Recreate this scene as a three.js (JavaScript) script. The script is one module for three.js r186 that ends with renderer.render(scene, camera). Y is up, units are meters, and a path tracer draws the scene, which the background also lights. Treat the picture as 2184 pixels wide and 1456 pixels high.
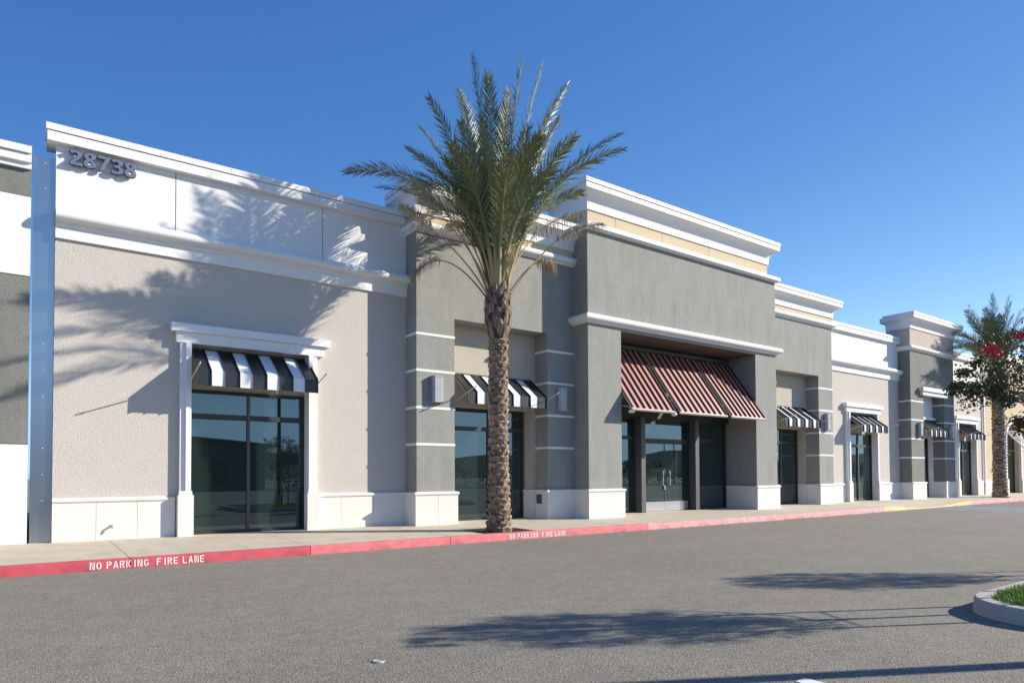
import * as THREE from 'three';
import { FontLoader } from 'three/addons/loaders/FontLoader.js';
import { TextGeometry } from 'three/addons/geometries/TextGeometry.js';
import { mergeGeometries, mergeVertices, toCreasedNormals } from 'three/addons/utils/BufferGeometryUtils.js';

// ------------------------------------------------------------------ camera, sky, sun, exposure
const scene = new THREE.Scene();
const YAW = 0.6354, PITCH = 0.0254, ROLL = -0.0049;
const camera = new THREE.PerspectiveCamera(53.5, 2184 / 1456, 0.1, 4000);
camera.fov = 2 * Math.atan(728 / 1443.94) * 180 / Math.PI;
camera.position.set(0.4947, 1.16, 14.8671);
{
  const fw = new THREE.Vector3(Math.sin(YAW), 0, -Math.cos(YAW)), ri = new THREE.Vector3(Math.cos(YAW), 0, Math.sin(YAW)), up = new THREE.Vector3(0, 1, 0);
  const F = fw.clone().multiplyScalar(Math.cos(PITCH)).addScaledVector(up, Math.sin(PITCH));
  const U = up.clone().multiplyScalar(Math.cos(PITCH)).addScaledVector(fw, -Math.sin(PITCH));
  const X = ri.clone().multiplyScalar(Math.cos(ROLL)).addScaledVector(U, Math.sin(ROLL));
  const Y = ri.clone().multiplyScalar(-Math.sin(ROLL)).addScaledVector(U, Math.cos(ROLL));
  camera.quaternion.setFromRotationMatrix(new THREE.Matrix4().makeBasis(X, Y, F.clone().negate()));
}
camera.setViewOffset(2184, 1456, 0, -250.7, 2184, 1456);   // lens shifted upwards
camera.updateProjectionMatrix();
const SUN = new THREE.Vector3(1.88, 1.0, 1.0).normalize();
const sun = new THREE.DirectionalLight(new THREE.Color().setRGB(1.0, 0.91, 0.77), 5);
sun.position.copy(SUN).multiplyScalar(70).add(new THREE.Vector3(20, 0, 4));
sun.target.position.set(20, 0, 4);
sun.castShadow = true;
Object.assign(sun.shadow.camera, { left: -50, right: 50, top: 40, bottom: -40, near: 1, far: 180 });
sun.shadow.mapSize.set(4096, 4096);
scene.add(sun, sun.target);
{
  const W = 512, H = 256, d = new Float32Array(W * H * 4);
  const v = new THREE.Vector3();
  for (let j = 0; j < H; j++) for (let i = 0; i < W; i++) {
    const el = ((j + 0.5) / H - 0.5) * Math.PI, az = ((i + 0.5) / W - 0.5) * 2 * Math.PI;
    v.set(Math.cos(el) * Math.cos(az), Math.sin(el), Math.cos(el) * Math.sin(az));
    const c = v.dot(SUN), e = Math.max(0, Math.sin(el));
    const h = Math.exp(-3 * Math.max(e, 0.09));               // the air near the horizon is paler
    const g = Math.pow(0.5 + 0.5 * c, 2);                     // and brighter towards the sun
    const k = (j * W + i) * 4;
    let r = Math.exp(-4.42 + 4.02 * h + 1.089 * g), gg = Math.exp(-2.94 + 2.84 * h + 0.79 * g), b = Math.exp(-1.60 + 1.70 * h + 0.501 * g);
    if (el < 0) { const f = Math.min(1, -el * 6); r = r * (1 - f) + 0.20 * f; gg = gg * (1 - f) + 0.19 * f; b = b * (1 - f) + 0.18 * f; }
    d[k] = r; d[k + 1] = gg; d[k + 2] = b; d[k + 3] = 1;
  }
  const sky = new THREE.DataTexture(d, W, H, THREE.RGBAFormat, THREE.FloatType);
  sky.mapping = THREE.EquirectangularReflectionMapping; sky.magFilter = sky.minFilter = THREE.LinearFilter; sky.needsUpdate = true;
  scene.background = sky; scene.environment = sky;
}
const renderer = new THREE.WebGLRenderer({ antialias: true });
renderer.setSize(1024, 682);
renderer.toneMapping = THREE.LinearToneMapping;
renderer.toneMappingExposure = 1.62;
renderer.shadowMap.enabled = true;
renderer.shadowMap.type = THREE.PCFSoftShadowMap;

// ------------------------------------------------------------------ small helpers
function rng(seed) { let s = seed >>> 0; return () => { s = (s + 0x6D2B79F5) >>> 0; let t = s; t = Math.imul(t ^ (t >>> 15), t | 1); t ^= t + Math.imul(t ^ (t >>> 7), t | 61); return ((t ^ (t >>> 14)) >>> 0) / 4294967296; }; }
const taken = new Map();
function numbered(n) { const k = taken.get(n) || 0; taken.set(n, k + 1); return k ? n + '_' + String(k).padStart(3, '0') : n; }
function thing(name, label, category, pos = [0, 0, 0], group) {
  const o = new THREE.Group(); o.name = numbered(name); o.position.set(...pos);
  o.userData = { label, category }; if (group) o.userData.group = group; scene.add(o); return o;
}
function struct(name, label) { const o = new THREE.Group(); o.name = numbered(name); o.userData = { kind: 'structure' }; if (label) o.userData.label = label; scene.add(o); return o; }
function part(name, parent, geo, mat) {
  const g = Array.isArray(geo) ? merge(geo) : geo; const m = new THREE.Mesh(g, mat); m.name = name; m.castShadow = m.receiveShadow = true; parent.add(m); return m;
}
function grp(name, parent) { const g = new THREE.Group(); g.name = name; parent.add(g); return g; }
function clean(g) { const h = g.index ? g.toNonIndexed() : g; for (const k of Object.keys(h.attributes)) if (!['position', 'normal', 'uv', 'color'].includes(k)) h.deleteAttribute(k); if (!h.attributes.normal) h.computeVertexNormals(); return h; }
function merge(list) { return list.length === 1 ? list[0] : mergeGeometries(list.map(clean)); }
function tri(g, s = 1) {   // uv in metres, along the face each triangle belongs to
  const h = clean(g), p = h.attributes.position, n = p.count, uv = new Float32Array(n * 2), a = new THREE.Vector3(), b = new THREE.Vector3(), c = new THREE.Vector3();
  for (let i = 0; i < n; i += 3) {
    a.fromBufferAttribute(p, i); b.fromBufferAttribute(p, i + 1); c.fromBufferAttribute(p, i + 2);
    b.sub(a); c.sub(a); b.cross(c); const x = Math.abs(b.x), y = Math.abs(b.y), z = Math.abs(b.z);
    for (let k = 0; k < 3; k++) {
      const X = p.getX(i + k), Y = p.getY(i + k), Z = p.getZ(i + k);
      uv.set((z >= x && z >= y) ? [X * s, Y * s] : (x >= y ? [Z * s, Y * s] : [X * s, Z * s]), (i + k) * 2);
    }
  }
  h.setAttribute('uv', new THREE.BufferAttribute(uv, 2)); return h;
}
function bx(x0, x1, y0, y1, z0, z1) { const g = new THREE.BoxGeometry(x1 - x0, y1 - y0, z1 - z0); g.translate((x0 + x1) / 2, (y0 + y1) / 2, (z0 + z1) / 2); return tri(g); }
function cyl(a, b, r0, r1, seg = 8) {
  const A = new THREE.Vector3(...a), B = new THREE.Vector3(...b), L = A.distanceTo(B);
  const g = new THREE.CylinderGeometry(r1, r0, L, seg); g.translate(0, L / 2, 0);
  g.applyQuaternion(new THREE.Quaternion().setFromUnitVectors(new THREE.Vector3(0, 1, 0), B.sub(A).normalize())); g.translate(...a); return clean(g);
}
function tube(pts, r, seg = 20, rs = 8) { return clean(new THREE.TubeGeometry(new THREE.CatmullRomCurve3(pts.map(p => new THREE.Vector3(...p))), seg, r, rs)); }
function triGeo(arr) { const g = new THREE.BufferGeometry(); g.setAttribute('position', new THREE.BufferAttribute(new Float32Array(arr), 3)); g.computeVertexNormals(); return g; }
// a moulding of profile [[out, y], ...] (from the lower to the upper inner edge) carried round a block's front, and its sides where asked
function wrap(prof, x0, x1, zf, zb, left = true, right = true) {
  const path = o => { const q = []; if (left) q.push([x0 - o, zb], [x0 - o, zf + o]); else q.push([x0, zf + o]); if (right) q.push([x1 + o, zf + o], [x1 + o, zb]); else q.push([x1, zf + o]); return q; };
  const a = [], Q = prof.map(([o]) => path(o)), n = Q[0].length;
  for (let i = 0; i + 1 < prof.length; i++) for (let k = 0; k + 1 < n; k++) {
    const A = [Q[i][k][0], prof[i][1], Q[i][k][1]], B = [Q[i][k + 1][0], prof[i][1], Q[i][k + 1][1]], C = [Q[i + 1][k + 1][0], prof[i + 1][1], Q[i + 1][k + 1][1]], D = [Q[i + 1][k][0], prof[i + 1][1], Q[i + 1][k][1]];
    a.push(...A, ...B, ...C, ...A, ...C, ...D);
  }
  const shape = new THREE.Shape(prof.map(p => new THREE.Vector2(p[0], p[1])));
  const fl = new THREE.ShapeGeometry(shape).toNonIndexed().attributes.position;
  const capAt = (fn, flip) => { for (let i = 0; i < fl.count; i += 3) { const t = [0, 1, 2].map(k => fn(fl.getX(i + k), fl.getY(i + k))); if (flip) t.reverse(); a.push(...t[0], ...t[1], ...t[2]); } };
  capAt(left ? (o, y) => [x0 - o, y, zb] : (o, y) => [x0, y, zf + o], !left === false);
  capAt(right ? (o, y) => [x1 + o, y, zb] : (o, y) => [x1, y, zf + o], !right === true);
  let g = new THREE.BufferGeometry(); g.setAttribute('position', new THREE.BufferAttribute(new Float32Array(a), 3));
  g = toCreasedNormals(g, 0.55); return tri(g);
}
const arc = (cx, cy, rx, ry, t0, t1, n = 10) => Array.from({ length: n + 1 }, (_, i) => { const t = (t0 + (t1 - t0) * i / n) * Math.PI / 180; return [cx + rx * Math.cos(t), cy + ry * Math.sin(t)]; });

// ------------------------------------------------------------------ procedural textures
function noiseT(size, seed) {   // tileable value noise
  const r = rng(seed), T = new Float32Array(size * size); for (let i = 0; i < T.length; i++) T[i] = r();
  return (x, y) => { const xi = Math.floor(x), yi = Math.floor(y), fx = x - xi, fy = y - yi, sx = fx * fx * (3 - 2 * fx), sy = fy * fy * (3 - 2 * fy), m = size - 1; const a = T[(yi & m) * size + (xi & m)], b = T[(yi & m) * size + ((xi + 1) & m)], c = T[((yi + 1) & m) * size + (xi & m)], d = T[((yi + 1) & m) * size + ((xi + 1) & m)]; return a + (b - a) * sx + (c - a) * sy + (a - b - c + d) * sx * sy; };
}
function texture(N, metres, fn, srgb) {
  const d = new Uint8Array(N * N * 4);
  for (let j = 0; j < N; j++) for (let i = 0; i < N; i++) { const v = fn(i / N, j / N), k = (j * N + i) * 4; if (typeof v === 'number') d[k] = d[k + 1] = d[k + 2] = Math.max(0, Math.min(255, v * 255)); else for (let q = 0; q < 3; q++) d[k + q] = Math.max(0, Math.min(255, v[q] * 255)); d[k + 3] = 255; }
  const t = new THREE.DataTexture(d, N, N, THREE.RGBAFormat, THREE.UnsignedByteType);
  t.wrapS = t.wrapT = THREE.RepeatWrapping; t.magFilter = THREE.LinearFilter; t.minFilter = THREE.LinearMipmapLinearFilter; t.generateMipmaps = true;
  if (srgb) t.colorSpace = THREE.SRGBColorSpace; t.repeat.set(1 / metres, 1 / metres); t.needsUpdate = true; return t;
}
const n8 = noiseT(8, 1), n16 = noiseT(16, 2), n32 = noiseT(32, 3), n64 = noiseT(64, 4), n128 = noiseT(128, 5), n256 = noiseT(256, 6), n512 = noiseT(512, 7), n4 = noiseT(4, 8);
const pebble = (() => { const N = 110, R = rng(17), px = new Float32Array(N * N), py = new Float32Array(N * N), ph = new Float32Array(N * N); for (let i = 0; i < N * N; i++) { px[i] = R(); py[i] = R(); ph[i] = R(); } return (x, y) => { const X = x * N, Y = y * N, xi = Math.floor(X), yi = Math.floor(Y); let d = 9, h = 0; for (let b = -1; b <= 1; b++) for (let a = -1; a <= 1; a++) { const k = ((yi + b + N) % N) * N + (xi + a + N) % N, dx = xi + a + px[k] - X, dy = yi + b + py[k] - Y, q = dx * dx + dy * dy; if (q < d) { d = q; h = ph[k]; } } return Math.max(0, 1 - d * 1.6) * (0.35 + 0.65 * h); }; })();
const stuccoBump = texture(1024, 1.7, (x, y) => 0.7 * pebble(x, y) + 0.2 * n256(x * 256, y * 256) + 0.1 * n32(x * 32, y * 32));   // thrown plaster
const fineBump = texture(512, 1.2, (x, y) => 0.5 * n128(x * 128, y * 128) + 0.5 * n256(x * 256, y * 256));
// trowel mottling and run-off streaks of the grey stucco
const greyMap = texture(1024, 5.0, (x, y) => { const m = 0.5 * n16(x * 16, y * 8) + 0.3 * n32(x * 32, y * 16) + 0.2 * n64(x * 64, y * 32), s = n64(x * 64, y * 4) * 0.6 + n128(x * 128, y * 4 + 2) * 0.4, gr = n256(x * 256, y * 256); const v = 0.80 + 0.16 * (m - 0.5) + 0.10 * (s - 0.5) + 0.17 * (gr - 0.5); return [v, v, v * 0.995]; });
const beigeMap = texture(1024, 4.0, (x, y) => { const m = 0.6 * n8(x * 8, y * 8) + 0.4 * n32(x * 32, y * 32), gr = n256(x * 256, y * 256); const v = 0.93 + 0.05 * (m - 0.5) + 0.12 * (gr - 0.5); return [v, v * 0.995, v * 0.99]; });
const whiteMap = texture(512, 3.0, (x, y) => { const m = 0.5 * n8(x * 8, y * 8) + 0.3 * n32(x * 32, y * 32) + 0.2 * n64(x * 64, y * 64); const v = 0.955 + 0.045 * (m - 0.5) + 0.02 * (n256(x * 256, y * 256) - 0.5); return [v, v, v]; });
const stoneMap = texture(512, 2.0, (x, y) => { const m = 0.4 * n8(x * 8, y * 8) + 0.3 * n32(x * 32, y * 32) + 0.3 * n128(x * 128, y * 128); const v = 0.94 + 0.08 * (m - 0.5); return [v, v * 0.993, v * 0.975]; });
const asphaltMap = texture(2048, 3.2, (x, y) => {
  const f = n512(x * 512, y * 512), f2 = n512(x * 1024 + 7, y * 1024 + 3), c = n256(x * 256 + 5, y * 256), m = n32(x * 32, y * 32), l = n8(x * 8, y * 8);
  let v = 0.62 + 0.27 * (f - 0.5) + 0.30 * (f2 - 0.5) + 0.08 * (c - 0.5) + 0.04 * (m - 0.5) + 0.03 * (l - 0.5);
  if (f > 0.93 && f2 > 0.5) v += 0.20; if (c < 0.10) v -= 0.16;
  return [v * 1.0, v * 0.985, v * 0.955];
}, true);
const asphaltBump = texture(1024, 1.6, (x, y) => 0.6 * n256(x * 256, y * 256) + 0.4 * n512(x * 512, y * 512));
const concreteMap = texture(1024, 4.0, (x, y) => { const l = n8(x * 8 + n16(x * 16, y * 16), y * 8), m = n32(x * 32, y * 32), f = n256(x * 256, y * 256), st = n16(x * 16, y * 16); let v = 0.90 + 0.10 * (l - 0.5) + 0.08 * (m - 0.5) + 0.12 * (f - 0.5); if (st > 0.66) v -= 0.42 * (st - 0.66) * (0.5 + m); return [v, v * 0.985, v * 0.955]; });
const paintWear = texture(512, 1.6, (x, y) => { const a = n64(x * 64, y * 64) * 0.6 + n128(x * 128, y * 128) * 0.4, l = n8(x * 8, y * 8), b = n16(x * 16, y * 16); let v = 0.86 + 0.26 * (l - 0.5) + 0.22 * (b - 0.5) + 0.16 * (a - 0.5); const chip = a > 0.77 ? 1 : 0; return chip ? [0.95, 0.9, 0.86] : [v, v, v]; });
const brushed = texture(512, 1.0, (x, y) => 0.35 + 0.2 * n8(x * 8, y * 8) + 0.12 * n64(x * 64, y * 4) + 0.1 * n16(x * 16, y * 16));
const sheetBump = texture(256, 2.4, (x, y) => 0.7 * n4(x * 4, y * 4) + 0.3 * n8(x * 8, y * 8));

const C = (r, g, b) => new THREE.Color().setRGB(r, g, b);
const std = (c, rough, o = {}) => new THREE.MeshStandardMaterial({ color: C(...c), roughness: rough, ...o });
const M = {
  beige: std([0.565, 0.525, 0.482], 0.95, { map: beigeMap, bumpMap: stuccoBump, bumpScale: 0.006 }),
  grey: std([0.345, 0.35, 0.33], 0.95, { map: greyMap, bumpMap: stuccoBump, bumpScale: 0.005 }),
  darkgrey: std([0.235, 0.238, 0.222], 0.95, { map: greyMap, bumpMap: stuccoBump, bumpScale: 0.005 }),
  white: std([0.77, 0.775, 0.78], 0.8, { map: whiteMap, bumpMap: fineBump, bumpScale: 0.002 }),
  trim: std([0.77, 0.775, 0.78], 0.7, { map: whiteMap, bumpMap: fineBump, bumpScale: 0.001 }),
  stone: std([0.75, 0.735, 0.70], 0.85, { map: stoneMap, bumpMap: fineBump, bumpScale: 0.001 }),
  tan: std([0.53, 0.485, 0.405], 0.95, { map: beigeMap, bumpMap: stuccoBump, bumpScale: 0.010 }),
  frieze: std([0.66, 0.55, 0.39], 0.95, { map: beigeMap, bumpMap: stuccoBump, bumpScale: 0.008 }),
  friezepink: std([0.54, 0.465, 0.41], 0.95, { map: beigeMap, bumpMap: stuccoBump, bumpScale: 0.008 }),
  yellow: std([0.66, 0.54, 0.36], 0.95, { map: beigeMap, bumpMap: stuccoBump, bumpScale: 0.010 }),
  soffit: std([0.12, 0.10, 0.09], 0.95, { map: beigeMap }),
  frame: std([0.025, 0.027, 0.028], 0.45),
  column: std([0.075, 0.077, 0.08], 0.5),
  alu: std([0.62, 0.63, 0.65], 0.38, { metalness: 0.75, roughnessMap: brushed }),
  steel: std([0.78, 0.78, 0.78], 0.18, { metalness: 1 }),
  sheet: std([0.44, 0.47, 0.50], 0.30, { metalness: 1, bumpMap: sheetBump, bumpScale: 0.003 }),
  black: std([0.022, 0.023, 0.026], 0.33),
  awnwhite: std([0.74, 0.75, 0.77], 0.38),
  rib: std([0.035, 0.036, 0.04], 0.4),
  maroon: new THREE.MeshPhysicalMaterial({ color: C(0.45, 0.185, 0.155), roughness: 0.45, clearcoat: 1, clearcoatRoughness: 0.42 }),
  maroonrib: std([0.055, 0.012, 0.012], 0.5),
  rod: std([0.60, 0.58, 0.54], 0.45),
  numeral: std([0.125, 0.155, 0.26], 0.5), numeralshade: std([0.035, 0.04, 0.05], 0.6),  // numeral sides have their shade put into the near-black colour
  lampbox: std([0.36, 0.38, 0.42], 0.3), lampframe: std([0.38, 0.39, 0.41], 0.4),
  glass: new THREE.MeshPhysicalMaterial({ color: C(0.022, 0.040, 0.036), specularColor: C(0.52, 0.84, 1.0), roughness: 0.0, metalness: 0, transmission: 0.35, thickness: 0, ior: 2.05, side: THREE.DoubleSide }),
  inside: std([0.22, 0.22, 0.20], 0.9), insidefloor: std([0.12, 0.12, 0.115], 0.7),
  concrete: std([0.545, 0.487, 0.405], 0.9, { map: concreteMap, bumpMap: fineBump, bumpScale: 0.001 }),
  kerbgrey: std([0.46, 0.45, 0.425], 0.9, { map: concreteMap, bumpMap: fineBump, bumpScale: 0.002 }),
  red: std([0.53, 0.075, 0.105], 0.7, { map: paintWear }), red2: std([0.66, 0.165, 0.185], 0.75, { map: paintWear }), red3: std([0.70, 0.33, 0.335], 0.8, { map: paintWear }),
  kerbyellow: std([0.76, 0.56, 0.26], 0.8, { map: paintWear }),
  paintwhite: std([0.72, 0.70, 0.69], 0.85), paintfaded: std([0.78, 0.70, 0.69], 0.85), paintblue: std([0.10, 0.17, 0.34], 0.8, { map: paintWear }),
  mulch: std([0.05, 0.042, 0.036], 1), iron: std([0.06, 0.052, 0.046], 0.8),
};
const asphaltM = new THREE.MeshStandardMaterial({ color: C(0.60, 0.575, 0.515), roughness: 0.93, map: asphaltMap, bumpMap: asphaltBump, bumpScale: 0.006, vertexColors: true });

// ------------------------------------------------------------------ ground
const YA = -0.215;                                          // the asphalt
const zk = x => 3.06 - 0.45 * THREE.MathUtils.smoothstep(x, 19, 37);   // kerb line
const dip = x => Math.min(THREE.MathUtils.smoothstep(x, 26.5, 30.2), 1 - THREE.MathUtils.smoothstep(x, 31.6, 35.2));   // dropped kerb
const yS = (x, z) => { const k = zk(x); const base = -0.02 * Math.max(0, z); return base - dip(x) * 0.135 * THREE.MathUtils.smoothstep(z, k - 1.7, k - 0.1); };
{
  const lot = struct('asphalt');
  // a fine sheet near the camera, coarse to the horizon, in one mesh
  const xs = [], zs = [];
  for (let v = -1500; v <= 1500;) { xs.push(v); v += Math.abs(v) < 45 ? 0.6 : Math.max(4, Math.abs(v) * 0.25); }
  for (let v = -1500; v <= 1500;) { zs.push(v); v += (v > -3 && v < 26) ? 0.45 : Math.max(2, Math.abs(v) * 0.25); }
  const P = [], U = [], Cc = [], I = [], nz = noiseT(64, 41), nz2 = noiseT(64, 42);
  for (const z of zs) for (const x of xs) {
    P.push(x, YA, z); U.push(x, z);
    // worn wheel lanes, dust by the kerb and oil-dark patches
    const a = nz(x * 0.22 + 100, z * 0.5 + 50), b = nz2(x * 0.7 + 30, z * 0.9 + 90);
    const v = 1 + 0.10 * (a - 0.5) + 0.05 * (b - 0.5);
    Cc.push(v, v, v * (1 - 0.02 * a));
  }
  const w = xs.length;
  for (let j = 0; j + 1 < zs.length; j++) for (let i = 0; i + 1 < w; i++) { const a = j * w + i; I.push(a, a + w, a + 1, a + 1, a + w, a + w + 1); }
  const g = new THREE.BufferGeometry(); g.setAttribute('position', new THREE.Float32BufferAttribute(P, 3)); g.setAttribute('uv', new THREE.Float32BufferAttribute(U, 2)); g.setAttribute('color', new THREE.Float32BufferAttribute(Cc, 3)); g.setIndex(I); g.computeVertexNormals();
  part('asphalt_surface', lot, g, asphaltM);
}
// a small patch of surface following yS, with sides going down
function slab(x0, x1, zA, zB, thick, yf, nx = 6, nzz = 4) {
  const a = [], zAt = (x, t) => { const p = typeof zA === 'function' ? zA(x) : zA, q = typeof zB === 'function' ? zB(x) : zB; return p + (q - p) * t; };
  const Pt = (i, j) => { const x = x0 + (x1 - x0) * i / nx, z = zAt(x, j / nzz); return [x, yf(x, z), z]; };
  const quad = (A, B, Cq, D) => a.push(...A, ...B, ...Cq, ...A, ...Cq, ...D), low = p => [p[0], p[1] - thick, p[2]];
  for (let i = 0; i < nx; i++) for (let j = 0; j < nzz; j++) quad(Pt(i, j), Pt(i, j + 1), Pt(i + 1, j + 1), Pt(i + 1, j));
  for (let i = 0; i < nx; i++) { quad(Pt(i, nzz), low(Pt(i, nzz)), low(Pt(i + 1, nzz)), Pt(i + 1, nzz)); quad(Pt(i + 1, 0), low(Pt(i + 1, 0)), low(Pt(i, 0)), Pt(i, 0)); }
  for (let j = 0; j < nzz; j++) { quad(Pt(0, j), low(Pt(0, j)), low(Pt(0, j + 1)), Pt(0, j + 1)); quad(Pt(nx, j + 1), low(Pt(nx, j + 1)), low(Pt(nx, j)), Pt(nx, j)); }
  return tri(triGeo(a));
}
const kerbJ = [-13.2, -10.2, -7.2, -4.2, -1.15, 1.95, 4.75, 7.64, 10.6, 13.48, 16.53, 19.68, 23.1, 26.4, 30.4, 31.4, 35.2, 38.4, 41.6, 44.8, 48, 51.2, 54.4, 57.6, 60.8];
{
  const sw = struct('sidewalk');
  const G = 0.006;
  for (let i = 0; i + 1 < kerbJ.length; i++) {
    const a = kerbJ[i] + G, b = kerbJ[i + 1] - G, k = x => zk(x) - 0.158;
    const well = kerbJ[i] === 7.64;
    part('concrete_slab', sw, slab(a, b, -1.2, 1.35 - G, 0.1, yS, 6, 4), M.concrete);
    if (!well) part('concrete_slab', sw, slab(a, b, 1.35 + G, k, 0.1, yS, 8, 8), M.concrete);
    else {   // the slab round the tree opening (8.62 .. 10.38, 1.55 .. kerb)
      part('concrete_slab', sw, slab(a, 8.55, 1.35 + G, k, 0.1, yS, 3, 6), M.concrete);
      part('concrete_slab', sw, slab(9.97, b, 1.35 + G, k, 0.1, yS, 2, 6), M.concrete);
      part('concrete_slab', sw, slab(8.55 + G, 9.97 - G, 1.35 + G, 1.52, 0.1, yS, 3, 2), M.concrete);
    }
  }
  part('joint_bed', sw, bx(-13, 60, YA + 0.002, -0.165, -1.2, 2.2), M.mulch);
  const kb = struct('kerb');
  for (let i = 0; i + 1 < kerbJ.length; i++) {
    const a = kerbJ[i] + G, b = kerbJ[i + 1] - G, rampy = kerbJ[i] >= 26.3 && kerbJ[i] < 35;
    const n = 8, R = 0.025, secs = [];
    for (let q = 0; q <= n; q++) {
      const x = a + (b - a) * q / n, z = zk(x), yt = Math.max(yS(x, z - 0.08), YA + 0.012);
      secs.push([[x, YA - 0.03, z - 0.15], [x, yt, z - 0.15], [x, yt, z - R], [x, yt - R * 0.3, z - R * 0.3], [x, yt - R, z], [x, YA - 0.03, z + 0.006]]);
    }
    const t = []; for (let q = 0; q < n; q++) for (let s = 0; s < 5; s++) { const A = secs[q][s], B = secs[q][s + 1], Cq = secs[q + 1][s + 1], D = secs[q + 1][s]; t.push(...A, ...B, ...Cq, ...A, ...Cq, ...D); }
    for (const [S, f] of [[secs[0], 1], [secs[n], 0]]) for (let s = 1; s < 5; s++) f ? t.push(...S[0], ...S[s + 1], ...S[s]) : t.push(...S[0], ...S[s], ...S[s + 1]);
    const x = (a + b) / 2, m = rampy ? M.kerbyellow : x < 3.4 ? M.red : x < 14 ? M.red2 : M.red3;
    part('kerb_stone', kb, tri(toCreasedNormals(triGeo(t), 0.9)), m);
  }
  // stencilled lettering
  const rect = (x0, y0, x1, y1) => [[x0, y0], [x1, y0], [x1, y1], [x0, y1]], flip = p => p.map(([x, y]) => [0.6 - x, y]).reverse();
  const bar = rect(0, 0, 0.16, 1), half = [[0.27, 1], [0.1, 0.92], [0, 0.72], [0, 0.28], [0.1, 0.08], [0.27, 0], [0.27, 0.17], [0.2, 0.2], [0.17, 0.32], [0.17, 0.68], [0.2, 0.8], [0.27, 0.83]];
  const loop = [[0.2, 1], [0.42, 1], [0.56, 0.9], [0.6, 0.75], [0.56, 0.58], [0.42, 0.47], [0.2, 0.47], [0.2, 0.62], [0.38, 0.62], [0.43, 0.68], [0.44, 0.75], [0.43, 0.8], [0.38, 0.85], [0.2, 0.85]];
  const legA = [[0, 0], [0.16, 0], [0.28, 0.8], [0.28, 1], [0.2, 1]];
  const GL = {
    N: [rect(0, 0, 0.15, 1), rect(0.45, 0, 0.6, 1), [[0.17, 1], [0.28, 1], [0.43, 0], [0.32, 0]]], O: [half, flip(half)], P: [bar, loop], R: [bar, loop, [[0.26, 0.43], [0.42, 0.43], [0.6, 0], [0.43, 0]]],
    A: [legA, flip(legA), rect(0.225, 0.25, 0.375, 0.38)], K: [rect(0, 0, 0.15, 1), [[0.19, 0.53], [0.42, 1], [0.6, 1], [0.33, 0.53]], [[0.19, 0.48], [0.33, 0.48], [0.6, 0], [0.42, 0]]],
    I: [rect(0.22, 0, 0.38, 1)], G: [half, [[0.33, 1], [0.5, 0.92], [0.58, 0.74], [0.43, 0.7], [0.4, 0.8], [0.33, 0.84]], [[0.33, 0], [0.5, 0.08], [0.6, 0.2], [0.6, 0.48], [0.36, 0.48], [0.36, 0.35], [0.45, 0.35], [0.45, 0.25], [0.4, 0.17], [0.33, 0.16]]],
    F: [bar, rect(0.19, 0.84, 0.56, 1), rect(0.19, 0.46, 0.5, 0.6)], E: [bar, rect(0.19, 0.84, 0.56, 1), rect(0.19, 0.44, 0.5, 0.58), rect(0.19, 0, 0.56, 0.16)], L: [bar, rect(0.19, 0, 0.56, 0.16)],
  };
  const line = (txt, x0, len) => {
    let adv = 0; const pos = []; for (const ch of txt) { pos.push(adv); adv += ch === ' ' ? 0.42 : ch === 'I' ? 0.62 : 0.78; }
    const sx = len / adv, face = [], top = [];
    [...txt].forEach((ch, i) => {
      if (!GL[ch]) return;
      for (const poly of GL[ch]) {
        const map = (h0, hh, put) => { const sh = new THREE.Shape(poly.map(([x, y]) => new THREE.Vector2(x, y))); const g = new THREE.ShapeGeometry(sh).toNonIndexed(), p = g.attributes.position; for (let k = 0; k < p.count; k++) { const X = x0 + (pos[i] + p.getX(k)) * sx, q = put(X, p.getY(k)); p.setXYZ(k, X, q[0], q[1]); } g.computeVertexNormals(); g.deleteAttribute('uv'); return g; };
        face.push(map(0, 1, (X, y) => { const yt = yS(X, zk(X) - 0.08); const Y = yt - 0.137 + 0.108 * y; return [Y, zk(X) + 0.006 * (yt - 0.025 - Y) / 0.14 + 0.0035]; }));
        if (poly.some(q => q[1] >= 0.99)) { const pp = poly.filter(q => q[1] > 0.75); if (pp.length > 2 || true) { const xa = Math.min(...pp.map(q => q[0])), xb = Math.max(...pp.map(q => q[0])); const X0 = x0 + (pos[i] + xa) * sx, X1 = x0 + (pos[i] + xb) * sx, Y = yS(X0, zk(X0) - 0.08) + 0.004, z = zk(X0); top.push(triGeo([X0, Y, z - 0.06, X0, Y, z - 0.035, X1, Y, z - 0.035, X0, Y, z - 0.06, X1, Y, z - 0.035, X1, Y, z - 0.06])); } }
      }
    });
    part('painted_lettering', kb, mergeGeometries([...face, ...top]), x0 < 5 ? M.paintwhite : M.paintfaded);
  };
  line('NO PARKING  FIRE LANE', 1.42, 1.60); line('NO PARKING  FIRE LANE', 9.12, 1.62); line('NO PARKING  FIRE LANE', 16.75, 1.75); line('NO PARKING  FIRE LANE', 24.5, 1.7); line('NO PARKING  FIRE LANE', 38.6, 1.7);
  // bay markings
  const pm = struct('parking_marking');
  part('blue_stripe', pm, bx(30.35, 31.75, YA + 0.001, YA + 0.005, 2.75, 13), M.paintblue);
  part('white_stripe', pm, bx(30.2, 30.34, YA + 0.001, YA + 0.005, 2.75, 13), M.paintwhite);
  part('white_stripe', pm, bx(31.76, 31.9, YA + 0.001, YA + 0.005, 2.75, 13), M.paintwhite);
  part('white_stripe', pm, bx(4.70, 4.82, YA + 0.001, YA + 0.005, 12.33, 17.2), M.paintwhite);
}

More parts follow.
